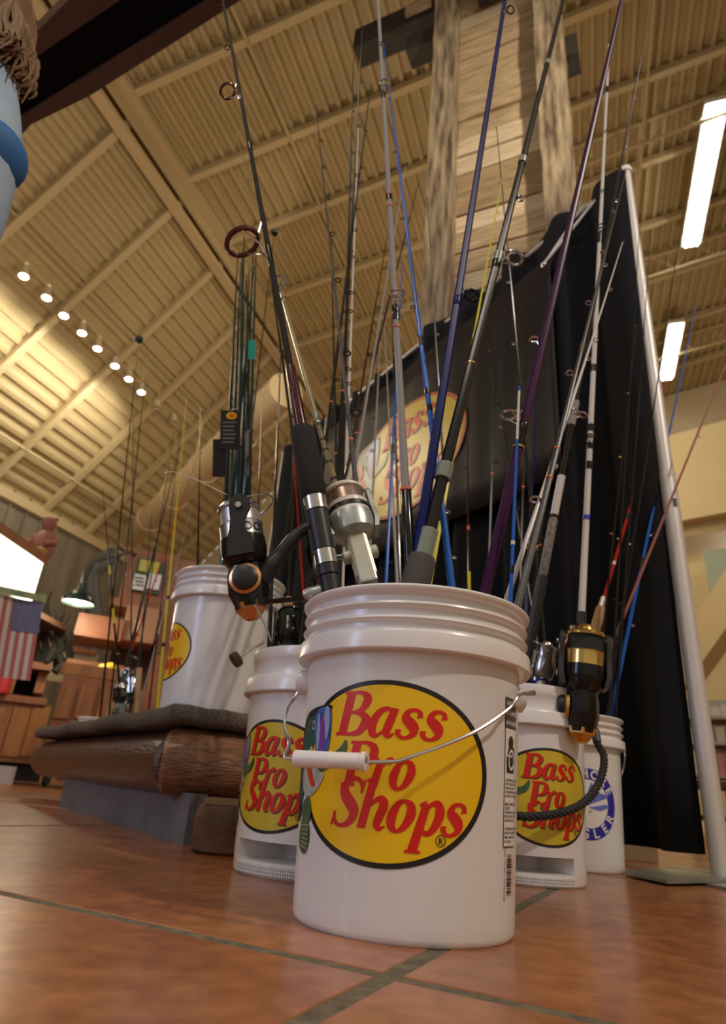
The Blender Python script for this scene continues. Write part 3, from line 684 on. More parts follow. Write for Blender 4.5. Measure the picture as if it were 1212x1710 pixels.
dg_ = g1 - g0; Mq = Matrix.Translation(g0) @ dg_.to_track_quat('Z', 'Y').to_matrix().to_4x4(); n = dg_.length
MB().lathe([(.003, 0), (.0085, 0), (.0092, .002), (.0088, n * .48), (.0094, n * .5), (.0088, n * .52), (.0088, n - .006), (.0102, n - .005), (.0102, n), (.006, n), (.006, n - .004), (.003, n - .004)], 24, Mq).build('grip', M_gripw, hw)
for s in (97, -98): MB().lathe([(.017, -.006), (.017, .010), (.012, .014), (.0, .014)], 20, Matrix.Translation(cyp(s, .146, .272)) @ Vector((math.sin(R(s)), -math.cos(R(s)), 0)).to_track_quat('Z', 'Y').to_matrix().to_4x4()).build('ear', M_plastic, bf)
# twisted black rope handle of the right bucket
rope_px = ((993, 1218, 1.46), (997, 1240, 1.45), (1008, 1262, 1.43), (1006, 1290, 1.40), (992, 1322, 1.365), (968, 1345, 1.335), (935, 1358, 1.312), (900, 1363, 1.300), (865, 1362, 1.298), (820, 1345, 1.31), (780, 1300, 1.38), (762, 1245, 1.45))
P = [Vector(p) for p in catmull([tuple(L(bt, V(ony(*p)))) for p in rope_px], 14)]
rp = empty('rope_handle'); rp.parent = bt
for s in range(3):
    Q = []; up = Vector((0, 0, 1)); dist = 0
    for i, p in enumerate(P):
        t = (P[min(i + 1, len(P) - 1)] - P[max(i - 1, 0)]).normalized(); n1 = t.cross(Vector((.3, -1, .2))).normalized(); n2 = t.cross(n1)
        if i: dist += (P[i] - P[i - 1]).length
        a = dist / .011 * 2 * math.pi / 3 + s * 2 * math.pi / 3; Q.append(p + (n1 * math.cos(a) + n2 * math.sin(a)) * .0042)
    MB().tube(Q, .0044, 7).build('strand', M_rope, rp)
MB().tube([P[0], P[14]], .0095, 14).build('ferrule', M_dkgrey, rp)
# small wire handles
vw = [Vector(p) for p in catmull([tuple(L(bv, V(ony(*p)))) for p in ((1030, 1240, 1.86), (1042, 1252, 1.86), (1042, 1275, 1.85), (1036, 1298, 1.84), (1020, 1330, 1.78), (985, 1355, 1.72))], 5)]
MB().tube(vw, .002, 6).build('wire_handle', M_wire, bv)
pw = [Vector(p) for p in catmull([tuple(L(bp_, V(ony(*p)))) for p in ((384, 1005, 1.61), (415, 1030, 1.60), (440, 1050, 1.61), (452, 1062, 1.64))], 5)]

# ------------------------------------------------------------------ carpeted platform with log edge
M_carpet = mat('brown_carpet', (.22, .175, .125), 1.0, noise=(.11, .085, .06), scale=160, bump=1.0, bscale=320)
M_log = mat('varnished_log', (.11, .036, .016), .33, noise=(.060, .024, .013), scale=9, stretch=(1.5, 1.5, 6), bump=.5, bscale=22, coat=.2)
M_log2 = mat('peeled_log', (.30, .13, .055), .30, noise=(.12, .050, .022), scale=12, stretch=(2, 2, 9), bump=.6, bscale=30, coat=.2)
M_bboard = mat('painted_board', (.17, .165, .18), .5, noise=(.11, .105, .12), scale=6, bump=.2, bscale=60)
C0, C1, C2, C3, C4 = [np.array(p) for p in ((-.425, 1.60), (-1.46, 3.20), (.22, 1.70), (.22, 2.95), (-.62, 3.15))]
pf = empty('platform', (C0[0], C0[1], 0)); tag(pf, 'low carpeted display platform edged with brown logs at left', 'platform')
P2 = lambda p, z: Vector((p[0] - C0[0], p[1] - C0[1], z))
# carpet: rounded slab, sagging a little along its edge
outer = []
def edge(a, b, n): return [lerp(a, b, k / n) for k in range(n)]
ring = edge(C1, C0, 22) + [C0 + np.array([.004, -.0])] + edge(lerp(C0, C2, .06), C2, 14) + edge(C2, C3, 8) + edge(C3, C4, 8) + edge(C4, C1, 10)
cen = np.mean([C0, C1, C2, C3, C4], axis=0)
mb = MB(); v = []; f = []; n = len(ring)
prof = [(-.02, .252), (.0, .254), (.012, .262), (.016, .276), (.010, .290), (-.005, .297), (-.05, .296)]
for k, (o, z) in enumerate(prof):
    for i, p in enumerate(ring):
        d = p - cen; d = d / np.linalg.norm(d); w = .004 * math.sin(i * .9) + .003 * math.sin(i * 2.3); zz = z + w * .8
        v.append(P2(p + d * (o + w), zz))
for k in range(len(prof) - 1):
    for i in range(n): f.append((k * n + i, k * n + (i + 1) % n, (k + 1) * n + (i + 1) % n, (k + 1) * n + i))
v.append(P2(cen, .294)); c_ = len(v) - 1; v.append(P2(cen, .25)); 
for i in range(n): f.append(((len(prof) - 1) * n + i, (len(prof) - 1) * n + (i + 1) % n, c_)); f.append(((i + 1) % n, i, c_ + 1))
mb.add(v, f).build('carpet', M_carpet, pf, ang=60)
def logpiece(a, b, r, m, name='log'):
    a, b = Vector(a), Vector(b); L_ = (b - a).length; Mq = Matrix.Translation(a) @ (b - a).to_track_quat('Z', 'Y').to_matrix().to_4x4(); prof = [(r * .82, 0), (r * .96, .012), (r, .04)]
    n = 14
    for k in range(1, n): prof.append((r * (1 + random.uniform(-.018, .018)), lerp(.04, L_ - .04, k / n)))
    prof += [(r, L_ - .04), (r * .96, L_ - .012), (r * .82, L_)]
    return MB().lathe(prof, 28, Mq).build(name, m, pf)
lr = .077; e = (C1 - C0) / np.linalg.norm(C1 - C0); e2 = (C2 - C0) / np.linalg.norm(C2 - C0); zi = .172
logpiece(P2(C0 + e * .03 + np.array([.05, .06]), zi), P2(C0 + e * 1.86 + np.array([.05, .05]), zi - .005), lr, M_log)
logpiece(P2(C0 + e2 * (-.01) + np.array([0, .06]), zi), P2(C0 + e2 * .62 + np.array([0, .06]), zi), lr * 1.02, M_log2)
logpiece(P2(C2 + np.array([-.05, .03]), zi), P2(C3 + np.array([-.05, 0]), zi), lr, M_log)
q0 = onz(305, 1411); q1 = onz(95, 1345)
dq = (q1 - q0)[:2]; dq /= np.linalg.norm(dq); qn = np.array([-dq[1], dq[0]]); qn = qn if qn[1] > 0 else -qn
def pbox(p, a, b, n_, z0, z1, m, name):   # box along dq from a to b, n_ thick
    P = [p[:2] + dq * a, p[:2] + dq * b, p[:2] + dq * b + qn * n_, p[:2] + dq * a + qn * n_]
    return MB().hexa([P2(x, z0) for x in P] + [P2(x, z1) for x in P]).build(name, m, pf, smooth=False)
pbox(q0, 0, 1.31, .04, .0, .105, M_bboard, 'base_board')
pbox(q0 + np.array([qn[0], qn[1], 0]) * .042, 0, .05, .9, 0, .10, M_bt, 'end_board')
MB().hexa([P2(p, z) for z in (.0, .25) for p in (C0 + [.12, .25], C2 + [-.1, .15], C3 + [-.1, -.1], C1 + [.25, .0])]).build('core', M_bt, pf, smooth=False)
# sawn half log lying in front of the platform
wb = empty('wood_block', V(onz(360, 1430))); tag(wb, 'sawn brown log offcut on the floor under the platform corner', 'block')
bx = MB(); 
prof = [(.0, 0), (.058, 0), (.066, .006), (.064, .03), (.068, .06), (.064, .082), (.058, .090), (0, .09)]
bx.lathe(prof, 22, Matrix.Translation((.0, .07, 0))).build('trunk', mat('bark_brown', (.14, .075, .04), .7, noise=(.06, .03, .018), scale=14, bump=.6, bscale=40), wb)
MB().box((.0, .07, .097), (.09, .10, .012)).build('shim', mat('shim_timber', (.25, .16, .09), .7), wb, smooth=False)
# ------------------------------------------------------------------ rods
BK = {'F': (FX, FY, 0), 'S': (-.045, 1.27, 0), 'T': (.385, 1.47, 0), 'V': (.625, 1.86, 0), 'P': (bpx, bpy_, bpz), 'Q': (-1.215, 3.43, 0), 'H': (.06, 1.90, .292), 'K': (-.90, 3.38, 0)}
def solve(tip, low, bk, Lt, seen):
    """the rod stands on the bucket's floor, leans against or inside its rim, and lies in the plane of its sight line"""
    cx, cy, z0 = BK[bk]; c = np.array([cx, cy]); d1, d2 = ray(*tip), ray(*low); N = np.cross(d1, d2); N2 = N[:2]
    def near(z):
        p = c - N2 * (N2 @ (c - CAM[:2]) + N[2] * (z - CAMH)) / (N2 @ N2); return p
    t = np.array([-N2[1], N2[0]]); t /= np.linalg.norm(t); t = t if t[1] > 0 else -t
    z_b, z_r = z0 + (.085 if bk in 'ST' else .020), z0 + .365; pb, pr_ = near(z_b), near(z_r); eb, er = np.linalg.norm(pb - c), np.linalg.norm(pr_ - c)
    mb_, mr_ = math.sqrt(max(.112 ** 2 - eb ** 2, 0)), math.sqrt(max(.130 ** 2 - er ** 2, 0))
    if eb > .112: pb = c + (pb - c) * .112 / eb
    if er > .136: print('rod over rim', tip, low, bk, round(er, 3))
    best = None
    for a in np.linspace(-1, 1, 9):
        for b in np.linspace(-1, 1, 9):
            Pb = np.array([*(pb + t * a * mb_), z_b]); Pr = np.array([*(pr_ + t * b * mr_), z_r]); D = (Pr - Pb) / np.linalg.norm(Pr - Pb)
            w = Pb - CAM; bb = D @ d1; den = 1 - bb * bb
            s = (bb * (d1 @ w) - D @ w) / den; cost = abs(s - Lt) + .03 * (abs(a) + abs(b)) if s > .3 else 99
            if not seen: cost = .1 * (abs(a - .1) + abs(b - .0)) + (99 if s < .5 else 0)
            if best is None or cost < best[0]: best = (cost, Pb, D, s)
    return best[1], best[2], (best[3] if seen else Lt)
RODS = []
def zof(o, px):     # where along the rod a sight line passes it
    P = np.array(o.matrix_world.translation); D = np.array(o.matrix_world.col[2][:3]); d = ray(*px); w = P - CAM; b = D @ d
    return (b * (d @ w) - D @ w) / (1 - b * b)
def ring_guide(z, x0, size, m_ring, m_leg, par, detail=True):
    g = empty('guide'); g.parent = par; xc = x0 + size * 1.35
    seg = 28 if size > .007 else 14
    MB().torus((xc, 0, z), size, size * .16 + .0004, (0.25, 0, 1), seg, 6).build('ring', m_ring, g)
    w = max(.0006, size * .07); l = MB()
    for s in (-1, 1): l.tube([(x0 * .6, 0, z - size * 1.9), (x0 + size * .25, s * size * .35, z - size * .8), (xc - size * .1, s * size * .97, z)], w, 5)
    l.tube([(x0 * .6, 0, z + size * 1.5), (x0 + size * .35, 0, z + size * .3)], w, 5)
    l.build('frame', m_leg, g)
    return g
def small_guide(z, x0, size, m_ring, par):
    MB().torus((x0 + size * 1.1, 0, z), size, size * .22 + .0003, (0.2, 0, 1), 12, 5).tube([(x0 * .5, 0, z - size * 1.5), (x0 + size * .4, 0, z - size * .3)], max(.0005, size * .16), 4).build('guide', m_ring, par)
def rod(label, bk, tip, low, m=None, r0=.004, r1=.0009, L=2.0, seen=True, side='L', guides=7, gs=.008, gmat=None, grip=None, bands=(), wraps=(), group=None, bend=0, tipring=True, seg=10, sheath=None, big=()):
    m = m or M_graph; gmat = gmat or M_blacksat
    Pb, D, Ls = solve(tip, low, bk, L, seen); D = Vector(D)
    img = {'L': -cR, 'R': cR, 'C': -cf * 1.0 + cR * .15, 'LC': -cR * .8 - cf * .5, 'RC': cR * .8 - cf * .5, 'GC': -cR * .25 - cf}[side]
    X = V(img); X = (X - D * X.dot(D)).normalized(); Y = D.cross(X)
    mw = Matrix(((X.x, Y.x, D.x, Pb[0]), (X.y, Y.y, D.y, Pb[1]), (X.z, Y.z, D.z, Pb[2]), (0, 0, 0, 1)))
    o = empty('fishing_rod', mw=mw); o.matrix_world = mw; bpy.context.view_layer.update(); tag(o, label, 'fishing rod', group)
    n = 14; f = lambda t: bend * (t * t) * Ls
    rad = lambda z: lerp(r0, r1, max(0, min(1, z / Ls)) ** .9)
    cx = lambda z: bend * max(0, z / Ls) ** 2 * Ls - bend * (z / Ls) * Ls * .0
    MB().tube([(cx(Ls * k / n), 0, Ls * k / n) for k in range(n + 1)], [rad(Ls * k / n) for k in range(n + 1)], seg).build('blank', m, o)
    gr = grip or [(0, .30, .013, M_foam)]
    zend = .3
    for (a, b, r, gm) in gr:
        za = zof(o, a) if hasattr(a, '__len__') else a; zb = zof(o, b) if hasattr(b, '__len__') else b
        if za > zb: za, zb = zb, za
        zend = max(zend, zb)
        q = min(.006, (zb - za) / 3)
        hard = gm in (M_silver, M_blacksat, M_alu, M_gthread, M_blackgl, M_navy, M_whiteb, M_greyb); q = .0010 if hard else q
        MB().lathe([(r * (.9 if hard else .80), za), (r, za + q), (r * (1 if hard else 1.02), lerp(za, zb, .5)), (r, zb - q), (r * (.92 if hard else .86), zb)], 24).build('grip' if gm in (M_foam, M_cork, M_mottle) else 'sleeve', gm, o)
    for (p, h, bm_, k) in bands:
        z = zof(o, p) if hasattr(p, '__len__') else p
        MB().lathe([(rad(z) * .9, z - h / 2), (rad(z) * k, z - h / 2), (rad(z) * k, z + h / 2), (rad(z) * .9, z + h / 2)], 14, Matrix.Translation((cx(z), 0, 0))).build('band', bm_, o)
    zb0 = None
    for (p, size, mr, ml) in big:
        z = zof(o, p); ring_guide(z, rad(z), size, mr, ml, o); zb0 = z if zb0 is None else max(z, zb0)
        MB().lathe([(rad(z) * 1.0, z - size * 2.4), (rad(z) * 1.13, z - size * 2.2), (rad(z) * 1.13, z - size * .9), (rad(z), z - size * .7)], 12, Matrix.Translation((cx(z), 0, 0))).build('thread_wrap', ml if ml is not M_silver and ml is not M_chrome else M_blackgl, o)
    zs = (zb0 + .16) if zb0 else max(zend + .22, Ls * .32); N = guides
    for k in range(N):
        t = (k + .5 * (0 if not zb0 else 0)) / max(1, N); z = lerp(zs, Ls * .97, t ** .8)
        if z > Ls: break
        size = gs * (1 - .72 * z / Ls)
        small_guide(z, cx(z) + rad(z), size, gmat, o)
    if tipring and seen: MB().torus((cx(Ls) + .002, 0, Ls + .002), .0026, .0007, (.3, 0, 1), 12, 5).build('tip_ring', gmat, o)
    MB().lathe([(.0, -.018), (.010, -.016), (.0125, -.008), (.0125, .004), (.009, .010)], 16).build('butt_cap', M_blacksat, o)
    RODS.append(o); return o
def reel(par, z0, s=1.0, d=.09, yc=1, body=M_blackgl, rotor=M_blackgl, spool=M_silver, line=M_silver, lip=M_silver, trim=M_copper, arm=M_blacksat, bail=M_silver, stem=M_blacksat, handle='back', rr=1.0, x0=.010, boxy=False, bz=.010):
    """open-face spinning reel hung on the guide side of its rod"""
    r = empty('reel'); r.parent = par; T = Matrix.Translation((d, 0, z0))
    MB().box((x0 + .004, 0, z0), (.006, .014 * s, .072 * s)).build('foot', stem, r, smooth=False)
    MB().tube([Vector(p) for p in catmull([(x0 + .004, 0, z0 + .006 * s), (x0 + (d - x0) * .25, 0, z0 - .004 * s), (x0 + (d - x0) * .55, 0, z0 - .030 * s), (d - .012 * s, 0, z0 - .062 * s)], 5)], [.0095 * s] * 6 + [.0115 * s] * 5 + [.015 * s] * 5, 12, squash=.8).build('stem', stem, r)
    # faceted gearbox
    mb = MB(); rings = [(-.030, .021, .019), (-.045, .026, .023), (-.070, .027, .024), (-.092, .021, .019)]
    mb.v = []; v = []; f = []; n = 12
    for (z, rx, ry) in rings:
        for i in range(n): a = 2 * math.pi * (i + .5) / n; v.append((d + rx * s * math.cos(a) + (.0 if z > -.08 else -.002) * s, ry * s * math.sin(a), z0 + z * s))
    for j in range(3):
        for i in range(n): f.append((j * n + (i + 1) % n, j * n + i, (j + 1) * n + i, (j + 1) * n + (i + 1) % n))
    f += [tuple(range(n)), tuple(range(4 * n - 1, 3 * n - 1, -1))]
    if boxy:
        mb = MB(); Bq = T @ Matrix.Scale(s, 4)
        for (z0_, z1_, a_, b_) in ((-.112, -.020, .017, .0125), (-.100, -.030, .0135, .0150)):
            P8 = [(-a_, -b_, z0_), (a_ * .8, -b_, z0_), (a_ * .8, b_, z0_), (-a_, b_, z0_), (-a_, -b_, z1_), (a_, -b_, z1_), (a_, b_, z1_), (-a_, b_, z1_)]
            mb.hexa([Bq @ Vector(p) for p in P8])
        gb = mb.build('gearbox', body, r, smooth=False); bv = gb.modifiers.new('bevel', 'BEVEL'); bv.width = .003 * s; bv.segments = 2
        for yy in (-1, 1): MB().lathe([(.010, .012), (.010, .024), (.007, .026), (0, .026)], 20, Bq @ Matrix.Translation((0, 0, -.060)) @ Matrix.Rotation(-math.pi / 2 * yy, 4, 'X')).build('hub', body, r)
    else:
        mb.add(v, f).build('gearbox', body, r, ang=28)
    if not boxy: MB().lathe([(0, -.108), (.009, -.106), (.0195, -.094), (.0215, -.086)], 6, T @ Matrix.Scale(s, 4)).build('tail_cap', trim, r, ang=20)
    Sy = T @ Matrix.Scale(s, 4) @ Matrix.Translation((0, 0, -.058)) @ Matrix.Rotation(-math.pi / 2 * yc, 4, 'X')
    if not boxy: MB().lathe([(.014, .018), (.0205, .020), (.0205, .0245), (.0165, .0262)], 28, Sy, False).build('side_ring', trim, r)
    if not boxy: MB().lathe([(.0165, .024), (.015, .034), (.011, .0365), (0, .0365)], 24, Sy).build('side_knob', arm, r)
    Q = T @ Matrix.Scale(s, 4)
    MB().lathe([(.012, -.034), (.022, -.034), (.0285 * rr, -.026), (.0305 * rr, -.012), (.0300 * rr, .003), (.026, .003)], 36, Q).build('rotor', rotor, r)
    sp = [(.0265, .001), (.0290 * rr, .002), (.0288 * rr, .022), (.0292 * rr, .024), (.0275, .0255)]
    MB().lathe(sp, 36, Q, False).build('spool_skirt', spool, r)
    MB().lathe([(.0265 * rr, .0245), (.0262 * rr, .030), (.0258 * rr, .044), (.0255 * rr, .0475)], 36, Q, False).build('wound_line', line, r)
    MB().lathe([(.0255 * rr, .0470), (.0285 * rr, .0480), (.0290 * rr, .0510), (.0265 * rr, .0550), (.015, .0570), (.013, .062), (.010, .066), (0, .067)], 36, Q).build('spool_lip', lip, r)
    if boxy: MB().lathe([(.0292 * rr, .0085), (.0297 * rr, .0087), (.0297 * rr, .0165), (.0292 * rr, .0167)], 36, Q, False).build('name_band', M_black, r)
    # bail arms and wire
    a0 = Q @ Vector((0, .031 * rr * yc, -.020)); 
    for y in (yc, -yc):
        prof = [(-.017, -.028), (-.015, -.010), (-.010, .006), (-.011, .020), (-.019, .034), (-.020, .046), (-.014, .054), (-.004, .056), (.005, .050), (.008, .040), (.008, .020), (.011, .006), (.016, -.010), (.018, -.028)]
        base_ = [Q @ Vector((x_, (.0265 + .004 * (1 if z_ > -.02 else 0)) * rr * y, z_)) for x_, z_ in prof]
        nq_ = (Q.to_3x3() @ Vector((0, y, 0))).normalized(); am = MB(); k_n = len(prof)
        if y < 0: base_ = base_[::-1]
        am.slab(base_, nq_, .0065 * s).build('bail_arm', arm, r, ang=30)
    MB().lathe([(.0, .0), (.0045, 0), (.004, .0018), (0, .002)], 14, Q @ Matrix.Translation((-.005, .0395 * rr * yc, .038)) @ Matrix.Rotation(-math.pi / 2 * yc, 4, 'X')).build('screw', M_silver, r)
    W_ = [Q @ Vector((-.008 - .040 * math.sin(math.pi * k / 14), .0345 * rr * yc * math.cos(math.pi * k / 14), .048 + bz * math.sin(math.pi * k / 14))) for k in range(15)]
    MB().tube(W_, .0013 * s, 7).build('bail_wire', bail, r)
    # crank and knob
    y = -yc if handle in ('back', 'low') else yc
    if handle == 'low':
        cp_ = [Q @ Vector(p) for p in ((.004, .020 * y, -.070), (-.012, .036 * y, -.074), (-.055, .040 * y, -.078), (-.082, .042 * y, -.080))]
        kn = Q @ Matrix.Translation((-.082, .042 * y, -.080))
    elif handle == 'side':
        cp_ = [Q @ Vector(p) for p in ((.0, .024 * y, -.058), (.0, .050 * y, -.050), (.0, .072 * y, -.052), (.0, .082 * y, -.066))]
        kn = Q @ Matrix.Translation((0, .082 * y, -.066))
    else:
        cp_ = [Q @ Vector(p) for p in ((0, .024 * y, -.058), (0, .045 * y, -.056), (.004, .052 * y, -.075), (.006, .056 * y, -.108))]
        kn = Q @ Matrix.Translation((.006, .056 * y, -.108))
    MB().tube([Vector(p) for p in catmull([tuple(p) for p in cp_], 5)], .0048 * s, 9, squash=.7).build('crank', arm if handle != 'side' else bail, r)
    kd = (0, 1 * y, 0) if handle != 'side' else (0, .15 * y, -1)
    MB().lathe([(.004, 0), (.008, .002), (.0095, .014), (.0085, .030), (.005, .036), (0, .036)], 16, kn @ Vector(kd).to_track_quat('Z', 'Y').to_matrix().to_4x4()).build('knob', arm, r)
    return r
def mount(par, px, **k): return reel(par, zof(par, px), **k)
AW = MATS
# --- rods of the front bucket
a = rod('thick black rod with foam grip and large black and silver spinning reel', 'F', (372, 0), (553, 985), M_graph, .0085, .0022, 2.3, False, 'L', 4, .012, M_marring,
    grip=[(0, (556, 1000), .0145, M_foam), ((557, 1010), (549, 962), .0150, M_blacksat), ((549, 962), (545, 945), .0165, M_blacksat), ((545, 945), (540, 920), .0170, M_silver), ((540, 920), (527, 855), .0165, M_blacksat), ((527, 855), (521, 832), .0180, M_silver), ((522, 832), (504, 716), .0205, M_foam)],
    big=[((446, 398), .031, M_marring, M_chrome), ((398, 150), .0165, M_marring, M_chrome)], bands=[((418, 245), .02, M_blackgl, 1.15)])
MB().lathe([(.0105, zof(a, (504, 714))), (.0098, zof(a, (500, 690))), (.0088, zof(a, (488, 615))), (.0080, zof(a, (487, 612)))], 20).build('thread_wrap', M_maroon, a)
mount(a, (532, 884), s=1.13, d=.118, yc=1, handle='low', line=mat('silver_line', (.55, .52, .49), .35, .6), spool=M_silver, x0=.012)
rm = a.children[-1]
zr_ = zof(a, (532, 884))
text_mesh('OOR', .019, lambda x, y, off: (.118 - (.0330 + off) * math.sin(1.15 - x / .033), (.0330 + off) * math.cos(1.15 - x / .033), zr_ + .008 + y), 0, 0, .0006, 'spool_lettering', M_black, rm)
b = rod('olive gold rod carrying a grey metal spinning reel', 'F', (394, 222), (574, 858), M_olive, .0085, .0010, 2.0, True, 'C', 4, .010, M_silver, bands=[((528, 700), .03, M_gthread, 1.2), ((560, 800), .006, M_maroon, 1.1), ((551, 772), .004, M_maroon, 1.1), ((545, 752), .004, M_maroon, 1.1), ((540, 735), .004, M_maroon, 1.1)],
    grip=[(0, .30, .013, M_cork), (.3, (574, 862), .0095, M_alu)])
ring_guide(zof(b, (478, 482)), .005, .015, M_silver, M_silver, b)
mount(b, (588, 900), s=1.08, d=.055, yc=-1, body=M_cream and mat('cream_metal', (.60, .62, .55), .35, .2, noise=(.54, .54, .42), scale=25), rotor=M_alu, spool=M_white, line=mat('bronze_spool', (.36, .27, .22), .25, .6), lip=M_white, trim=M_alu, arm=M_alu, bail=M_silver, stem=M_alu, handle='front', x0=.009, rr=1.12, boxy=True, bz=.032)
rod('thin glossy black rod close against the thick foam grip rod', 'F', (440, 372), (513, 905), M_blackgl, .005, .0012, 1.7, True, 'R', 5, .006)
rod('dark speckled rod with white tip, left of the thick grey rod', 'F', (523, 180), (596, 830), M_speck, .0062, .0010, 2.0, True, 'R', 6, .010, bands=[((584, 735), .004, M_tape, 1.2)], big=[((577, 690), .0085, M_blacksat, M_blacksat)], bend=.004)
rod('thick light grey rod with black lower end and wire ring guides', 'F', (631, 0), (682, 900), M_greyb, .0082, .0032, 2.3, False, 'C', 3, .008, M_blacksat, grip=[(0, .30, .012, M_foam), (.30, (677, 818), .0085, M_blackgl)], bands=[((677, 818), .004, M_tape, 1.35), ((650, 330), .016, M_blackgl, 1.12), ((651, 325), .003, M_tape, 1.2), ((651, 345), .003, M_tape, 1.2), ((640, 160), .02, M_blackgl, 1.12), ((660, 525), .03, M_blackgl, 1.1), ((661, 547), .003, M_tape, 1.2)], big=[((655, 505), .0125, M_silver, M_silver), ((640, 150), .0085, M_silver, M_silver)])
rod('bright blue rod rising to a thin tip beside the thick grey rod', 'F', (640, 72), (755, 985), M_blue, .0072, .0010, 2.0, True, 'L', 5, .006, M_blacksat, bands=[((703, 570), .022, M_blackgl, 1.15), ((714, 655), .012, M_blackgl, 1.2), ((717, 682), .012, M_blackgl, 1.2)])
rod('thick navy blue rod with black ring guides crossing the banner logo', 'F', (843, 0), (695, 930), M_navy, .0100, .0040, 2.3, False, 'R', 2, .010, M_blacksat, grip=[(0, .3, .013, M_foam), ((789, 345), (791, 318), .0062, M_navy)], big=[((765, 490), .0130, M_blackgl, M_navy), ((838, 15), .0085, M_blackgl, M_navy)])
rod('black rod with silver green wraps and grey foam foregrip', 'F', (940, 0), (704, 935), M_graph, .0125, .0028, 2.4, False, 'R', 1, .010, M_silver, grip=[(0, .30, .014, M_foam), (.30, (708, 930), .0215, mat('grey_foam', (.075, .068, .06), .9)), ((709, 930), (719, 885), .0140, M_gthread), ((738, 800), (744, 775), .0135, M_gthread)], bands=[((830, 430), .022, M_gthread, 1.25), ((870, 268), .016, M_gthread, 1.3), ((912, 105), .014, M_gthread, 1.2), ((792, 610), .002, M_gold, 1.1)], big=[((832, 425), .0160, M_silver, M_silver)])
rod('slim bright yellow rod in front of the banner logo', 'F', (842, 278), (717, 975), M_yelb, .0058, .0009, 1.9, True, 'R', 5, .006, M_silver, bands=[((783, 560), .006, M_white, 1.3), ((740, 860), .03, M_graph, 1.5)])
rod('thick purple rod leaning right across the dark drape', 'F', (1038, 0), (811, 985), M_purple, .0098, .0035, 2.4, False, 'L', 1, .010, M_silver, grip=[(0, .3, .013, M_foam)], bands=[((872, 735), .035, M_blackgl, 1.08), ((869, 748), .003, M_gold, 1.2)], big=[((880, 700), .0135, M_silver, M_silver)])
rod('black rod with white upper half whose tip meets the drape corner', 'F', (1045, 285), (870, 990), M_speck, .0078, .0012, 2.0, True, 'L', 5, .010, M_silver, bands=[((909, 745), .004, M_tape, 1.15), ((903, 795), .004, M_tape, 1.15), ((944, 575), .03, M_chrome, 1.1)])
rod('slim white rod with tip below the drape corner, leaning right', 'F', (1050, 407), (848, 998), M_whiteb, .0056, .0012, 1.75, True, 'R', 4, .010, M_silver, bend=-.01)
for (t, l) in (((703, 480), (752, 960)),): rod('thin pale rod hidden low among the blue and navy rods', 'F', (612, 670), (690, 870), M_whiteb, .004, .0010, 1.2, True, 'R', 3, .005)
rod('slim blue and white rod rising between banner and purple rod', 'F', (791, 642), (843, 990), M_blue, .0042, .0016, 1.1, True, 'R', 3, .005, bands=[((800, 690), .09, M_whiteb, 1.15), ((828, 905), .006, M_whiteb, 1.3), ((836, 950), .012, M_blackgl, 1.3)])
# --- right bucket
c = rod('thick white rod with black and blue bands and gold trimmed reel', 'T', (1020, 10), (972, 1005), M_whiteb, .0098, .0035, 2.6, False, 'GC', 3, .010, M_blacksat, grip=[(0, (968, 1042), .0135, M_foam), ((968, 1045), (969, 1022), .0110, M_blacksat)], bands=[((998, 615), .022, M_blackgl, 1.15), ((995, 715), .022, M_blackgl, 1.15), ((990, 778), .022, M_blackgl, 1.15), ((1004, 400), .03, M_blackgl, 1.15), ((1014, 150), .03, M_blackgl, 1.15), ((984, 865), .012, M_bluet, 1.12)], big=[((994, 735), .012, M_blackgl, M_blackgl), ((1003, 385), .0095, M_blackgl, M_blackgl)])
mount(c, (958, 1128), s=1.42, d=.095, yc=-1, spool=M_gold, line=M_dline, lip=M_gold, trim=M_gold, bail=M_silver, handle='front')
d_ = rod('dark rod with white band and mottled grip, left of the white rod', 'T', (1077, 62), (905, 966), M_graph, .0085, .0016, 2.3, True, 'R', 5, .010, M_silver, grip=[(0, .3, .013, M_foam), (.30, (907, 962), .0125, M_blacksat), ((907, 962), (925, 865), .0105, M_mottle), ((927, 860), (940, 795), .0095, M_whiteb), ((955, 710), (963, 670), .0095, M_greyb)], big=[((963, 690), .0125, M_silver, M_silver)])
mount(d_, (899, 1110), s=.85, d=.04, yc=-1, spool=M_silver, line=M_silver, lip=M_chrome, trim=M_silver, body=M_bluereel, rotor=M_silver, arm=M_silver, stem=M_silver, handle='back')
e_ = rod('pinkish brown rod leaning out to the right edge of the picture', 'V', (1212, 640), (1000, 1135), M_pinkb, .0062, .0022, 2.0, False, 'R', 2, .008, M_silver, grip=[(0, .28, .011, M_foam)], bands=[((1118, 855), .02, M_pinkb, 1.3), ((1168, 735), .01, M_tape, 1.1)])
# --- far right bucket
f_ = rod('red rod with cork grip in the far right bucket', 'V', (1112, 640), (1011, 990), M_redb, .0085, .0020, 1.7, True, 'L', 5, .007, M_silver, grip=[(0, .30, .013, M_foam), (.30, (1006, 1015), .0155, M_cork), ((1006, 1015), (1009, 998), .0105, M_silver)], bands=[((1024, 940), .012, M_white, 1.1), ((1047, 862), .02, M_blackgl, 1.2), ((1070, 780), .02, M_blackgl, 1.2)])
g_ = rod('dark blue rod standing against the red rod in the far right bucket', 'V', (1162, 508), (1022, 1180), M_blue, .0080, .0010, 2.1, True, 'R', 6, .007, M_silver, grip=[(0, .28, .011, M_foam)], bands=[((1055, 940), .05, M_blackgl, 1.1), ((1085, 790), .03, M_redb, 1.2)])
mount(f_, (1000, 1090), s=.9, d=.05, yc=-1, body=M_dred, rotor=M_dred, spool=M_dred, line=M_silver, lip=M_silver, trim=M_silver, arm=M_silver, stem=M_silver, handle='side')
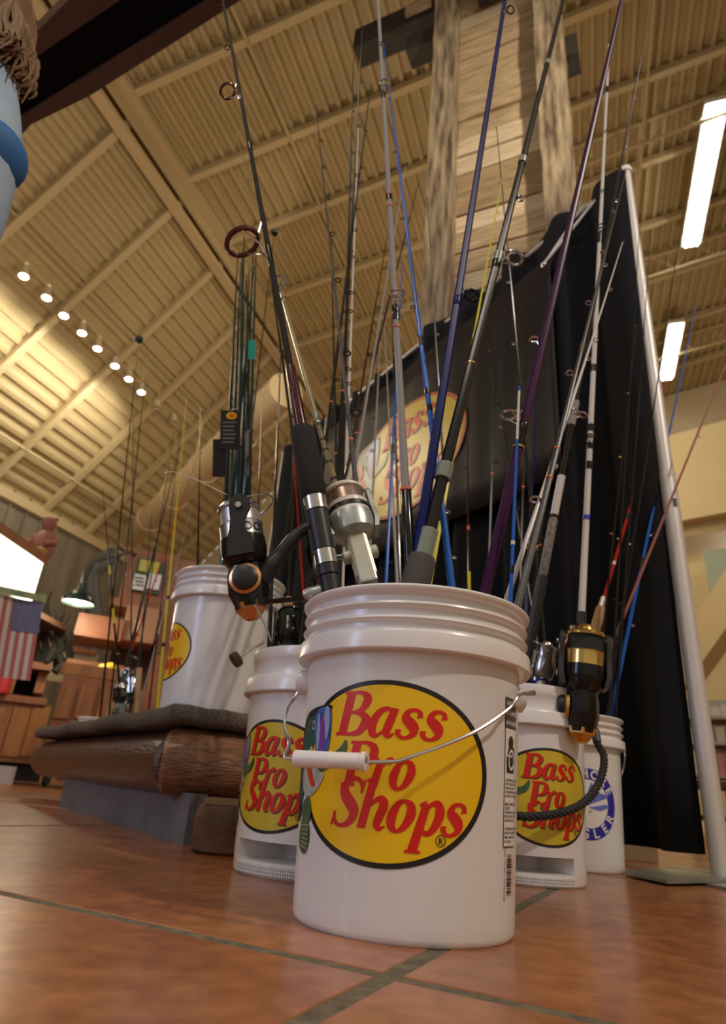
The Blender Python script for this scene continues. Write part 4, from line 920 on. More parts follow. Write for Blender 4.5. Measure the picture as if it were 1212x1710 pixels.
rod('thin dark rod whose tip shows against the small fluorescent fitting', 'V', (1136, 386), (1058, 900), M_graph, .005, .0010, 2.2, True, 'L', 5, .006)
rod('thin dark rod with tip just right of the drape corner', 'V', (1069, 359), (1030, 1000), M_graph, .005, .0010, 2.2, True, 'L', 5, .006)
rod('thin dark rod with tip crossing the white banner pole', 'V', (1087, 385), (1042, 1000), M_graph, .005, .0010, 2.2, True, 'L', 5, .006)
rod('thin brown rod with gold rings low against the drape', 'V', (1062, 545), (1012, 1010), M_brownbl, .005, .0012, 1.8, True, 'L', 4, .008, M_gold)
rod('thin blue grey rod low against the black drape', 'V', (1100, 600), (1035, 1050), M_navy, .005, .0012, 1.8, True, 'L', 4, .006, M_silver)
# --- left bucket behind the front one
h_ = rod('red rod standing low behind the large black reel', 'S', (490, 760), (508, 1005), M_redb, .006, .0015, 1.05, True, 'R', 2, .006)
i_ = rod('black rod with gold thread behind the large black reel', 'S', (500, 700), (524, 990), M_blackgl, .0075, .0020, 1.2, True, 'R', 2, .006, bands=[((520, 950), .003, M_gold, 1.15), ((519, 935), .003, M_gold, 1.15), ((518, 918), .003, M_gold, 1.15), ((517, 900), .003, M_gold, 1.15)])
j_ = rod('short black rod with cork grip and black reel in the left bucket', 'S', (494, 640), (482, 1010), M_graph, .006, .0014, 1.5, True, 'C', 4, .006, grip=[(0, .34, .012, M_foam), (.34, (482, 1000), .0125, M_cork)])
mount(j_, (482, 1078), s=.92, d=.055, yc=1, spool=M_blackgl, line=M_dline, lip=M_blackgl, trim=M_gold, bail=M_silver, handle='side', x0=.012)
k_ = rod('black rod with brown knobbed reel at left of the left bucket', 'S', (470, 560), (450, 1060), M_graph, .006, .0014, 1.7, True, 'L', 4, .006)
ck = empty('reel_handle'); ck.parent = k_; ck.matrix_parent_inverse = k_.matrix_world.inverted()
p0, p1_ = V(ony(394, 1101, 1.20)), V(ony(440, 1072, 1.22))
MB().tube([p0, p0.lerp(p1_, .3), p1_], .0022, 8).build('crank', M_silver, ck)
MB().lathe([(.006, -.007), (.0145, -.006), (.0155, 0), (.0145, .006), (.006, .007)], 20, Matrix.Translation(p0) @ (p1_ - p0).to_track_quat('Z', 'Y').to_matrix().to_4x4()).build('knob', M_brownk, ck)
# --- bundle behind the front bucket (bucket on the platform) : tips between the speckled and the grey rod
G1 = 'thin rods bundled behind the front bucket'
for (tip, low, lab, m) in (
    ((605, 45), (570, 690), 'long thin dark rod whose tip is the highest of the centre bundle', M_graph),
    ((590, 98), (574, 700), 'thin dark rod with tip ring just left of the highest bundle tip', M_graph),
    ((619, 142), (549, 700), 'thin dark rod in the centre bundle, tip at lower right of the highest', M_graph),
    ((598, 213), (580, 720), 'thin rod with whitish tip in the middle of the centre bundle', M_whiteb),
    ((553, 385), (560, 720), 'short thin rod with tip among the speckled rod guides', M_graph),
    ((677, 278), (606, 700), 'whitish slim rod with tip between blue and grey rods', M_greyb),
    ((698, 307), (590, 740), 'thin dark rod with tip just right of the bright blue rod', M_brownbl),
    ((646, 398), (596, 690), 'thin brown rod leaning right, tip behind the grey rod', M_brownbl),
    ((600, 445), (640, 780), 'thin dark rod leaning left across the centre bundle', M_graph),
    ((636, 545), (620, 860), 'grey rod standing upright in front of the banner edge', M_greyb),
    ((489, 478), (560, 700), 'very thin grey rod leaning left beside the olive rod', M_greyb)):
    rod(lab, ('H' if tip in ((600, 445), (489, 478)) else 'S'), tip, low, m, .0066, .0014, 2.1, True, random.choice('LR'), 7, .009, random.choice((M_blacksat, M_silver, M_brownbl)), grip=[(0, .3, .012, M_cork)], bands=[(.9, .004, M_tape, 1.12)])
rod('bowed blue and white rod curving beside the thick grey rod', 'S', (666, 440), (648, 860), M_blue, .0060, .0014, 1.7, True, 'R', 5, .006, bands=[(.9, .03, M_blackgl, 1.3), (1.3, .12, M_whiteb, 1.2)], bend=.0)
# --- bundle in front of the banner (hidden bucket)
for (tip, low, lab, m) in (
    ((829, 213), (884, 815), 'thin black rod with tip against the timber planks', M_graph),
    ((803, 480), (868, 890), 'thin black rod leaning left in front of the banner', M_graph),
    ((834, 420), (820, 830), 'thin black rod with tip at the foot of the timber planks', M_graph),
    ((1043, 150), (890, 700), 'thin dark rod with tip left of the tallest right hand tip', M_graph),
    ((882, 455), (872, 860), 'thin black rod standing upright before the banner', M_graph),
    ((900, 560), (885, 880), 'navy rod standing before the right end of the banner', M_navy),
    ((778, 600), (783, 965), 'maroon and yellow rod standing upright beside the navy rod', M_brownbl),
    ((935, 650), (895, 960), 'black rod standing before the pleated drape', M_graph)):
    rod(lab, 'T', tip, low, m, .0060, .0013, 2.1, True, random.choice('LR'), 6, .009, random.choice((M_silver, M_blacksat)), grip=[(0, .3, .012, M_foam)], bands=([(.7, .10, M_yelb, 1.1), (.95, .02, M_tape, 1.2)] if 'maroon' in lab else [(.95, .006, M_tape, 1.2)]))
# --- rods of the bucket on the platform: a tied bundle of dark green rods with tags
for n_, (tip, low) in enumerate((((397, 425), (372, 930)), ((402, 440), (382, 930)), ((408, 395), (392, 930)), ((416, 450), (398, 930)), ((422, 428), (404, 930)), ((410, 470), (388, 930)), ((428, 400), (412, 930)), ((398, 460), (416, 930)), ((424, 445), (378, 930)), ((405, 415), (394, 930)))):
    rod('dark green glossy rod in the tagged bundle on the platform', 'P', tip, low, M_greenb, .0115, .0020, 1.75, True, random.choice('LR'), 6, .006, M_blacksat, group='dark green rods in a tagged bundle')
for (tip, low, lab, m) in (
    ((458, 388), (398, 900), 'thin dark rod with black ball tip at right of the tagged bundle', M_graph),
    ((438, 660), (428, 940), 'short thin rod at right of the platform bucket', M_graph),
    ((335, 680), (330, 935), 'thin brown rod at left of the platform bucket', M_brownbl)):
    k = rod(lab, 'P', tip, low, m, .0055, .0010, 1.7, True, 'R', 5, .006)
    if 'ball' in lab:
        Ls = (zof(k, tip)); MB().lathe([(0, -.014), (.012, -.008), (.014, 0), (.012, .008), (0, .014)], 14, Matrix.Translation((0, 0, Ls))).build('ball_tip', M_blacksat, k)
def tagcard(px, py, wpx, hpx, Y, lab, logo_=True, m=M_blacksat):
    p = V(ony(px, py, Y)); o = empty('price_tag', p); tag(o, lab, 'tag'); s = Y * 1.15 / FPX; w, h = wpx * s, hpx * s
    Mq = Matrix(((cR[0], cU[0], -cf[0], 0), (cR[1], cU[1], -cf[1], 0), (cR[2], cU[2], -cf[2], 0), (0, 0, 0, 1)))
    MB().add([Mq @ Vector(q) for q in ((-w / 2, -h / 2, -.001), (w / 2, -h / 2, -.001), (w / 2 * 1.05, h / 2, -.001), (-w / 2 * .92, h / 2, -.001), (-w / 2, -h / 2, .001), (w / 2, -h / 2, .001), (w / 2 * 1.05, h / 2, .001), (-w / 2 * .92, h / 2, .001))], [(3, 2, 1, 0), (4, 5, 6, 7), (0, 1, 5, 4), (1, 2, 6, 5), (2, 3, 7, 6), (3, 0, 4, 7)]).build('card', m, o, smooth=False)
    S = lambda x, y, off: tuple(Mq @ Vector((x, y, .0012 + off)))
    if logo_:
        disc('card_logo', S, w * .08, h * .36, w * .26, h * .09, .0004, M_yellow, o, seg=24, rings=2)
        disc('card_logo', S, w * .10, h * .36, w * .17, h * .05, .0008, M_tape, o, seg=20, rings=1)
        for k in range(6): fill([[(-w * .36, h * (.18 - .1 * k)), (w * (.30 - .06 * (k % 3)), h * (.18 - .1 * k)), (w * (.30 - .06 * (k % 3)), h * (.20 - .1 * k)), (-w * .36, h * (.20 - .1 * k))]], S, .0004, 'card_text', mat('card_print', (.35, .33, .32), .5), o, step=.1)
    MB().tube([Mq @ Vector((0, h * .5, .0)), Mq @ Vector((w * .3, h * .58, -.02))], .0008, 5).build('card_tie', M_line, o)
    return o
tagcard(384, 718, 34, 66, 1.66, 'black cardboard tag with small oval logo on the green rod bundle')
tagcard(420, 584, 13, 34, 1.70, 'small green and orange tag high on the green rod bundle', False, mat('green_tag', (.02, .35, .25), .4))
tagcard(366, 765, 22, 62, 1.70, 'plain black tag hanging left of the logo tag', False)
tagcard(412, 758, 6, 70, 1.72, 'narrow white edged tag at right of the logo tag', False, M_greyb)
# --- rods of the far platform bucket
for (tip, low, lab, m, r0) in (
    ((232, 567), (172, 1150), 'long thin dark rod with black ball tip at far left', M_brownbl, .007),
    ((246, 600), (185, 1165), 'thin dark rod next to the ball tipped rod', M_graph, .006),
    ((205, 810), (219, 1090), 'thin pale blue rod leaning left at far left', M_greyb, .006),
    ((312, 664), (273, 1075), 'bright yellow rod left of the platform bucket', M_yelb, .010),
    ((300, 745), (199, 1160), 'thick black rod leaning right at far left', M_graph, .014),
    ((330, 760), (214, 1100), 'red rod with cork grip at far left', M_redb, .009),
    ((345, 690), (236, 1130), 'thin black rod leaning far right over the yellow rod', M_graph, .007),
    ((283, 720), (226, 1120), 'thin dark rod between red and yellow rods', M_graph, .007),
    ((320, 800), (226, 1130), 'short thick black rod with yellow bands at far left', M_blackgl, .010),
    ((303, 700), (258, 1100), 'thin dark brown rod crossing the yellow rod', M_brownbl, .006),
    ((290, 860), (240, 1130), 'dark rod with pale cork butt near the platform bucket', M_graph, .009)):
    gr = [(0, .30, .014, M_foam)]
    if 'cork' in lab: gr = [(0, .34, .014, M_foam), (.34, .62, .016, M_cork)]
    bd = [(.9, .08, M_yelb, 1.3), (1.15, .05, M_yelb, 1.3)] if 'bands' in lab else ([(1.0, .02, M_blackgl, 1.2), (.75, .02, M_blackgl, 1.2)] if 'yellow rod left' in lab else ())
    k = rod(lab, 'K' if tip in ((312, 664), (303, 700), (290, 860), (320, 800), (345, 690)) else 'Q', tip, low, m, r0, .0014, 2.2, True, random.choice('LR'), 5, .009, random.choice((M_silver, M_blacksat)), grip=gr, bands=bd)
    if 'black ball tip' in lab: MB().lathe([(0, -.022), (.018, -.013), (.022, 0), (.018, .013), (0, .022)], 14, Matrix.Translation((0, 0, zof(k, tip)))).build('ball_tip', M_blacksat, k)
    if 'thick black rod leaning' in lab: mount(k, (203, 1150), s=1.0, d=.06, yc=1, spool=M_silver, line=M_silver, lip=M_white, trim=M_silver, arm=M_silver)
    if lab.startswith('thin dark rod between'): mount(k, (232, 1140), s=1.15, d=.05, yc=1, spool=M_silver, line=M_white, lip=M_white, trim=M_silver)
    if lab.startswith('thin dark rod next'): mount(k, (180, 1160), s=.95, d=.05, yc=1, spool=M_silver, line=M_silver, lip=M_silver, trim=M_silver, body=M_alu)
# loose fishing line curling from the large reel
P = [tuple(ony(*q)) for q in ((275, 790, .80), (290, 788, .78), (320, 798, .76), (350, 812, .745), (378, 826, .74))]
lm = MB().tube([Vector(p) for p in catmull(P, 5)], .0005, 5).build('fishing_line', M_line); lm.parent = a; lm.matrix_parent_inverse = a.matrix_world.inverted()
P = [tuple(ony(*q)) for q in ((425, 1010, .80), (436, 1030, .82), (446, 1052, .9), (452, 1070, 1.05))]
lm = MB().tube([Vector(p) for p in catmull(P, 5)], .0012, 5).build('handle_wire', M_wire); lm.parent = k_; lm.matrix_parent_inverse = k_.matrix_world.inverted()
# ------------------------------------------------------------------ shop furniture at the back left
M_orange = mat('orange_wood', (.32, .125, .055), .5, noise=(.24, .085, .035), scale=6, stretch=(3, 3, .6))
M_honey = mat('honey_wood', (.40, .17, .05), .45, noise=(.27, .10, .03), scale=5, stretch=(4, 4, .7))
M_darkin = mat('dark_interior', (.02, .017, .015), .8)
CR3 = Matrix(((1, 0, 0), (0, 1, 0), (0, 0, 1)))
def hz(px, py, D): return V(ond(px, py, D))
def boxobj(name, pxl, pxr, pyt, pyb, D, depth, m, parent=None, rz=None, on=0):
    """upright box facing us between two sight lines; depth goes away from us"""
    a, b = hz(pxl, (pyt + pyb) / 2, D), hz(pxr, (pyt + pyb) / 2, D); zt, zb = (hz((pxl + pxr) / 2, pyt, D).z, hz((pxl + pxr) / 2, pyb, D).z)
    if on is not None and on >= 0 and parent is None and on != 0: zb = on
    d = (b - a); d.z = 0; w = d.length; d.normalize(); q = Vector((-d.y, d.x, 0)) * depth
    a.z = b.z = 0; o0 = parent.location if parent else (a + b) / 2
    P = [a, b, b + q, a + q]; off = Vector((o0.x, o0.y, 0))
    ob = MB().hexa([p + Vector((0, 0, zb)) - off for p in P] + [p + Vector((0, 0, zt)) - off for p in P]).build(name, m, parent, smooth=False)
    if parent is None: ob.location = off
    return ob
# cabinet with open top bays at the left edge
cb = empty('cabinet', V((*hz(40, 1200, 5.6)[:2], 0))); tag(cb, 'honey wood counter cabinet with open dark bays at the left edge', 'cabinet')
boxobj('carcass', -60, 76, 1170, 1272, 5.6, .5, M_honey, cb); 
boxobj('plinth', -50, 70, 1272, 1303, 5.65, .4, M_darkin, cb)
for x in (-58, -20, 12, 44): boxobj('door', x, x + 30, 1180, 1264, 5.57, .03, M_honey, cb)
boxobj('countertop', -64, 80, 1158, 1170, 5.55, .6, M_orange, cb)
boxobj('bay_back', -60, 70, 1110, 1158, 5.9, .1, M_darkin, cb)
for x in (-60, 12, 62): boxobj('upright', x, x + 16, 1108, 1158, 5.6, .4, M_honey, cb)
boxobj('top_shelf', -64, 90, 1098, 1110, 5.5, .7, M_orange, cb)
# bench box with yellow goods
dx = empty('display_case', V((*hz(150, 1180, 5.0)[:2], 0))); tag(dx, 'orange wooden display case behind the platform with yellow goods in it', 'case')
boxobj('case_body', 84, 196, 1132, 1290, 5.0, .6, M_orange, dx); boxobj('case_rim', 100, 215, 1112, 1132, 5.0, .05, M_honey, dx); boxobj('case_back', 108, 215, 1106, 1124, 5.5, .05, M_honey, dx)
for x in (95, 130, 165): boxobj('panel', x, x + 27, 1145, 1200, 4.97, .03, M_honey, dx)
for n_, (x, y) in enumerate(((140, 1128), (150, 1124), (162, 1126), (172, 1120), (184, 1118), (192, 1126), (178, 1130))):
    o = MB().lathe([(0, -.04), (.035, -.03), (.055, 0), (.045, .03), (.015, .045), (0, .045)], 12, Matrix.Rotation(.5 * n_, 4, 'X')).build('lure_float', mat('yellow_goods', (.75, .55, .04), .4)); o.location = hz(x, y, 5.2); tag(o, 'small yellow float lying in the orange display case', 'float', 'yellow floats in the display case')
# castered foot piece
cs = empty('caster_dolly', hz(88, 1300, 5.3)); cs.location.z = 0; tag(cs, 'low brown wooden dolly with black caster left of the platform', 'dolly')
boxobj('deck', 68, 104, 1276, 1296, 5.2, .25, M_orange, cs)
MB().lathe([(0, -.015), (.04, -.015), (.045, 0), (.04, .015), (0, .015)], 16, Matrix.Translation((0, -.1, .045)) @ Matrix.Rotation(math.pi / 2, 4, 'Y')).build('caster', M_black, cs)
# pale carton on the floor
pc = boxobj('carton', -10, 28, 1268, 1298, 5.2, .3, mat('pale_carton', (.45, .42, .38), .7)); tag(pc, 'pale grey carton on the floor at the left edge', 'carton')
pc.location.z = -min((v.co.z for v in pc.data.vertices)) if True else 0
# tall orange shelf unit with notice frame
sh = empty('shelf_unit', V((*hz(230, 1100, 5.6)[:2], 0))); tag(sh, 'tall orange wood shelf unit with framed notice above', 'shelf')
boxobj('shelf_front', 126, 206, 1028, 1066, 5.3, .5, M_orange, sh)
boxobj('side_panel', 206, 262, 1012, 1072, 5.35, .5, mat('light_orange_wood', (.40, .20, .10), .5), sh)
boxobj('top_board', 182, 262, 1002, 1016, 5.5, .4, M_orange, sh)
boxobj('back_panel', 165, 275, 1066, 1290, 5.8, .05, mat('brown_panel', (.13, .05, .025), .6), sh)
boxobj('side_panel', 252, 300, 930, 1290, 5.5, .3, M_orange, sh)
boxobj('lower_case', 178, 262, 1150, 1290, 5.4, .4, M_orange, sh)
nf = empty('notice_frame', hz(243, 965, 5.5)); tag(nf, 'wooden framed notice with green head and white sheets above the shelf unit', 'notice')
fr = [(205, 290, 920, 1018, 5.5, .05, M_orange, 'board'), (224, 272, 934, 990, 5.46, .03, mat('notice_green', (.03, .09, .04), .5), 'poster')]
for (a_, b_, t_, bo, D_, dp, m_, nm_) in fr: 
    ob = boxobj(nm_, a_, b_, t_, bo, D_, dp, m_); ob.parent = nf; ob.matrix_parent_inverse = Matrix.Identity(4); ob.location = ob.location - nf.location
for (a_, b_, t_, bo, m_) in ((232, 266, 936, 956, mat('notice_yellow', (.55, .5, .08), .5)), (222, 243, 959, 985, M_white), (246, 268, 958, 984, M_white)):
    ob = boxobj('sheet', a_, b_, t_, bo, 5.44, .01, m_); ob.parent = nf; ob.location = ob.location - nf.location
for k in range(3):
    ob = boxobj('sheet_line', 225, 240, 964 + 6 * k, 966 + 6 * k, 5.43, .004, M_dkgrey); ob.parent = nf; ob.location = ob.location - nf.location
# pendant shade lamp
lp = empty('pendant_lamp', hz(130, 1008, 5.0)); tag(lp, 'dark green domed shop lamp glowing in front of the dark wall', 'lamp')
MB().lathe([(.115, 0), (.112, .03), (.085, .075), (.05, .10), (.03, .105), (.03, .15), (0, .15)], 28, None, False).build('shade', mat('lamp_green', (.012, .03, .022), .25), lp)
MB().lathe([(0, .022), (.108, .018)], 28, None, False).build('bulb_glow', M_glow, lp)
MB().tube([Vector((0, 0, .15)), Vector((.02, .05, .35)), Vector((.1, .5, .6)), Vector((.2, 1.4, .7))], .012, 8).build('arm', M_blacksat, lp)
light('lamp_bulb', 'POINT', hz(130, 1008, 5.0) + Vector((0, 0, -.05)), 5, (1, .85, .6), .05)
# glowing white sign box with timber top
sg = empty('light_box_sign', hz(30, 965, 4.6)); tag(sg, 'bright white lit box sign with wooden top at the left edge', 'sign')
aa, bb = hz(-60, 905, 4.2), hz(62, 975, 4.9)
zt, zb = .0, -.30
def sgbox(p, q, z0, z1, dep, m, nm):
    d = (q - p); d.z = 0; d.normalize(); n_ = Vector((-d.y, d.x, 0)) * dep; L0 = sg.location
    return MB().hexa([p + Vector((0, 0, z0)) - L0, q + Vector((0, 0, z0)) - L0, q + n_ + Vector((0, 0, z0)) - L0, p + n_ + Vector((0, 0, z0)) - L0, p + Vector((0, 0, z1)) - L0, q + Vector((0, 0, z1)) - L0, q + n_ + Vector((0, 0, z1)) - L0, p + n_ + Vector((0, 0, z1)) - L0]).build(nm, m, sg, smooth=False)
aa.z = bb.z = hz(62, 950, 4.9).z
sgbox(aa, bb, -.26, .05, .5, mat('sign_glow', (1, .95, .8), .5, emit=(1, .94, .78), es=1.6), 'lit_box')
sgbox(aa, bb + (bb - aa).normalized() * .05, .05, .12, .56, M_orange, 'timber_top')
sgbox(aa, bb + (bb - aa).normalized() * .6, -.31, -.27, .9, M_bt, 'ledge')
# figurine on the sign
fg = empty('figurine', hz(60, 935, 4.9)); fg.location = (bb.x - .12, bb.y + .15, bb.z + .12); tag(fg, 'small pinkish carved figurine standing on the lit sign', 'figurine')
M_fig = mat('figurine_pink', (.36, .14, .10), .6, noise=(.25, .09, .06), scale=20)
MB().lathe([(0, 0), (.06, .0), (.085, .05), (.09, .12), (.07, .19), (.035, .23), (.045, .25), (.055, .29), (.045, .33), (0, .35)], 16).build('figure', M_fig, fg)
for s in (-1, 1): MB().tube([Vector((s * .06, 0, .19)), Vector((s * .10, -.03, .13)), Vector((s * .05, -.09, .10))], [.025, .022, .018], 8).build('arm', M_fig, fg)
for s in (-1, 1): MB().lathe([(0, -.02), (.018, -.01), (.02, 0), (0, .015)], 8, Matrix.Translation((s * .04, 0, .335))).build('ear', M_fig, fg)
MB().lathe([(0, 0), (.05, .01), (.055, .05), (0, .08)], 12, Matrix.Translation((.03, -.08, 0))).build('pot', mat('mustard', (.45, .25, .04), .5), fg)
# flag
fl_ = empty('flag', hz(14, 1062, 4.2)); tag(fl_, 'red and white striped flag with blue canton hung below the lit sign', 'flag')
M_fr, M_fw, M_fb = mat('flag_red', (.42, .12, .10), .8), mat('flag_white', (.55, .50, .45), .8), mat('flag_blue', (.06, .07, .16), .8, noise=(.2, .2, .3), scale=200)
fw_, fh = .30, .46; rzf = Matrix.Rotation(R(28), 3, 'Z')
def FS(x, y, off=0): return tuple(rzf @ Vector((x - y * .12, .03 * math.sin(x * 14 + 1) - off, y)))
for k in range(13):
    v = []; n_ = 12
    for j in range(n_ + 1): y = lerp(-fh / 2, fh / 2, j / n_); v += [FS(-fw_ / 2 + fw_ * k / 13, y), FS(-fw_ / 2 + fw_ * (k + 1) / 13, y)]
    MB().add(v, [(2 * i, 2 * i + 1, 2 * i + 3, 2 * i + 2) for i in range(n_)]).build('stripe', M_fr if k % 2 == 0 else M_fw, fl_, ang=180)
fill([[(.0, .04), (fw_ / 2 + .004, .04), (fw_ / 2 + .004, .228), (.0, .228)]], lambda x, y, o: FS(x, y, .006), 0, 'canton', M_fb, fl_, step=.03)
# bunting above the flag
MB().add([FS(-.2, .228, .01), FS(.17, .228, .01), FS(.17, .27, .01), FS(-.2, .27, .01)], [(0, 1, 2, 3)]).build('heading', mat('bunting', (.42, .38, .18), .8, noise=(.10, .22, .12), scale=14), fl_, smooth=False)
# red drink can and dark mounted foliage
rc = MB().lathe([(0, 0), (.05, 0), (.055, .02), (.055, .22), (.045, .24), (0, .24)], 18).build('red_canister', mat('red_can', (.55, .04, .05), .4)); 
rc.location = hz(0, 1160, 5.52); rc.location.z = hz(0, 1158, 5.55).z; tag(rc, 'red canister standing on the counter at the left edge', 'canister')
tr = empty('mounted_branch', hz(90, 1060, 5.6)); tag(tr, 'dark twisted branch display below the green lamp', 'branch')
M_br = mat('dark_branch', (.03, .028, .02), .8)
random.seed(11)
for k in range(9):
    p = Vector((random.uniform(-.15, .1), random.uniform(-.1, .1), -.3 + random.uniform(0, .1))); P = [p]
    for j in range(5): p = p + Vector((random.uniform(-.08, .09), random.uniform(-.05, .05), random.uniform(.04, .14))); P.append(p.copy())
    MB().tube(P, [.035, .03, .03, .022, .016, .006], 7).build('branch', M_br, tr)
tb = boxobj('low_wall_panel', 58, 160, 1085, 1140, 6.6, .1, M_wcream); tag(tb, 'cream panel with brown cap behind the display case', 'panel')
ob = boxobj('panel_cap', 56, 162, 1078, 1086, 6.55, .2, M_honey, None); ob.parent = tb; ob.location = ob.location - tb.location

# ------------------------------------------------------------------ right side: fascia, shelves of goods, dark table
def rbox(px0, px1, pyt, pyb, D, dep, m, nm, kind='structure'):
    ob = boxobj(nm, px0, px1, pyt, pyb, D, dep, m); 
    if kind: tag(ob, kind=kind)
    return ob
M_yel = mat('yellow_fascia', (.74, .62, .36), .7)
rbox(1100, 1900, 640, 815, 9.0, .3, M_yel, 'wall_right'); rbox(1100, 1900, 815, 850, 9.2, 2.5, M_deck, 'ceiling')
rbox(1130, 1900, 900, 1400, 9.6, .3, M_yel, 'wall_right')
MB_ = MB(); a_, b_ = hz(1140, 1150, 8.5), hz(1290, 940, 7.2); nq = Vector((0, 0, .55))
tag(MB_.hexa([a_, b_, b_ + Vector((.3, .3, 0)), a_ + Vector((.3, .3, 0)), a_ + nq, b_ + nq, b_ + Vector((.3, .3, .55)), a_ + Vector((.3, .3, .55))]).build('trim_12', M_yel, smooth=False), kind='structure')
random.seed(5)
gcol = [mat('goods_' + n_, c_, .5) for n_, c_ in (('pink', (.55, .22, .22)), ('white', (.62, .58, .52)), ('grey', (.35, .36, .42)), ('red', (.5, .05, .06)), ('cream', (.6, .5, .38)))]
sf = empty('shelf_rack', V((*hz(1180, 1300, 7.0)[:2], 0))); tag(sf, 'long shelf rack of packaged goods beyond the banner pole', 'shelf')
for k, y in enumerate((1196, 1240, 1296)): boxobj('shelf_board', 1140, 1330, y, y + 5, 6.9, .5, mat('shelf_grey', (.4, .38, .34), .5), sf)
boxobj('shelf_back', 1140, 1330, 1170, 1300, 7.5, .05, mat('shelf_grey', (.4, .38, .34), .5), sf)
boxobj('side_support', 1146, 1152, 1296, 1385, 7.0, .4, M_bt, sf); boxobj('side_support', 1262, 1270, 1296, 1392, 7.0, .4, M_bt, sf)
for (yb, hh) in ((1196, 26), (1240, 34), (1296, 42)):
    x = 1142
    while x < 1320:
        w_ = random.choice((9, 12, 15)); h_ = hh * random.uniform(.6, 1)
        ob = boxobj('goods_packet', x, x + w_, yb - h_, yb, 7.0, .2, random.choice(gcol)); gm_ = ob.data.materials[0].name.split('_')[1]; tag(ob, gm_ + ' packet among the goods on the ' + {1196: 'top', 1240: 'middle', 1296: 'bottom'}[yb] + ' shelf of the far right rack', 'packet', gm_ + ' packets on the ' + {1196: 'top', 1240: 'middle', 1296: 'bottom'}[yb] + ' shelf at far right'); x += w_ + 2
dt = empty('storage_table', V((*hz(1175, 1350, 6.6)[:2], 0))); tag(dt, 'dark brown low table under the far shelf rack', 'table')
boxobj('table_top', 1150, 1290, 1306, 1318, 6.6, .5, M_bt, dt); 
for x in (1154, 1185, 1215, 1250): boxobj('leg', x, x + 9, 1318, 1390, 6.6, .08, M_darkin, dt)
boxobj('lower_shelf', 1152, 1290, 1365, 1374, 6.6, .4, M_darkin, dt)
pn = rbox(1178, 1250, 915, 985, 8.75, .05, mat('teal_poster', (.42, .52, .42), .6), 'poster', None); tag(pn, 'pale green poster on the yellow wall at the right edge', 'poster')

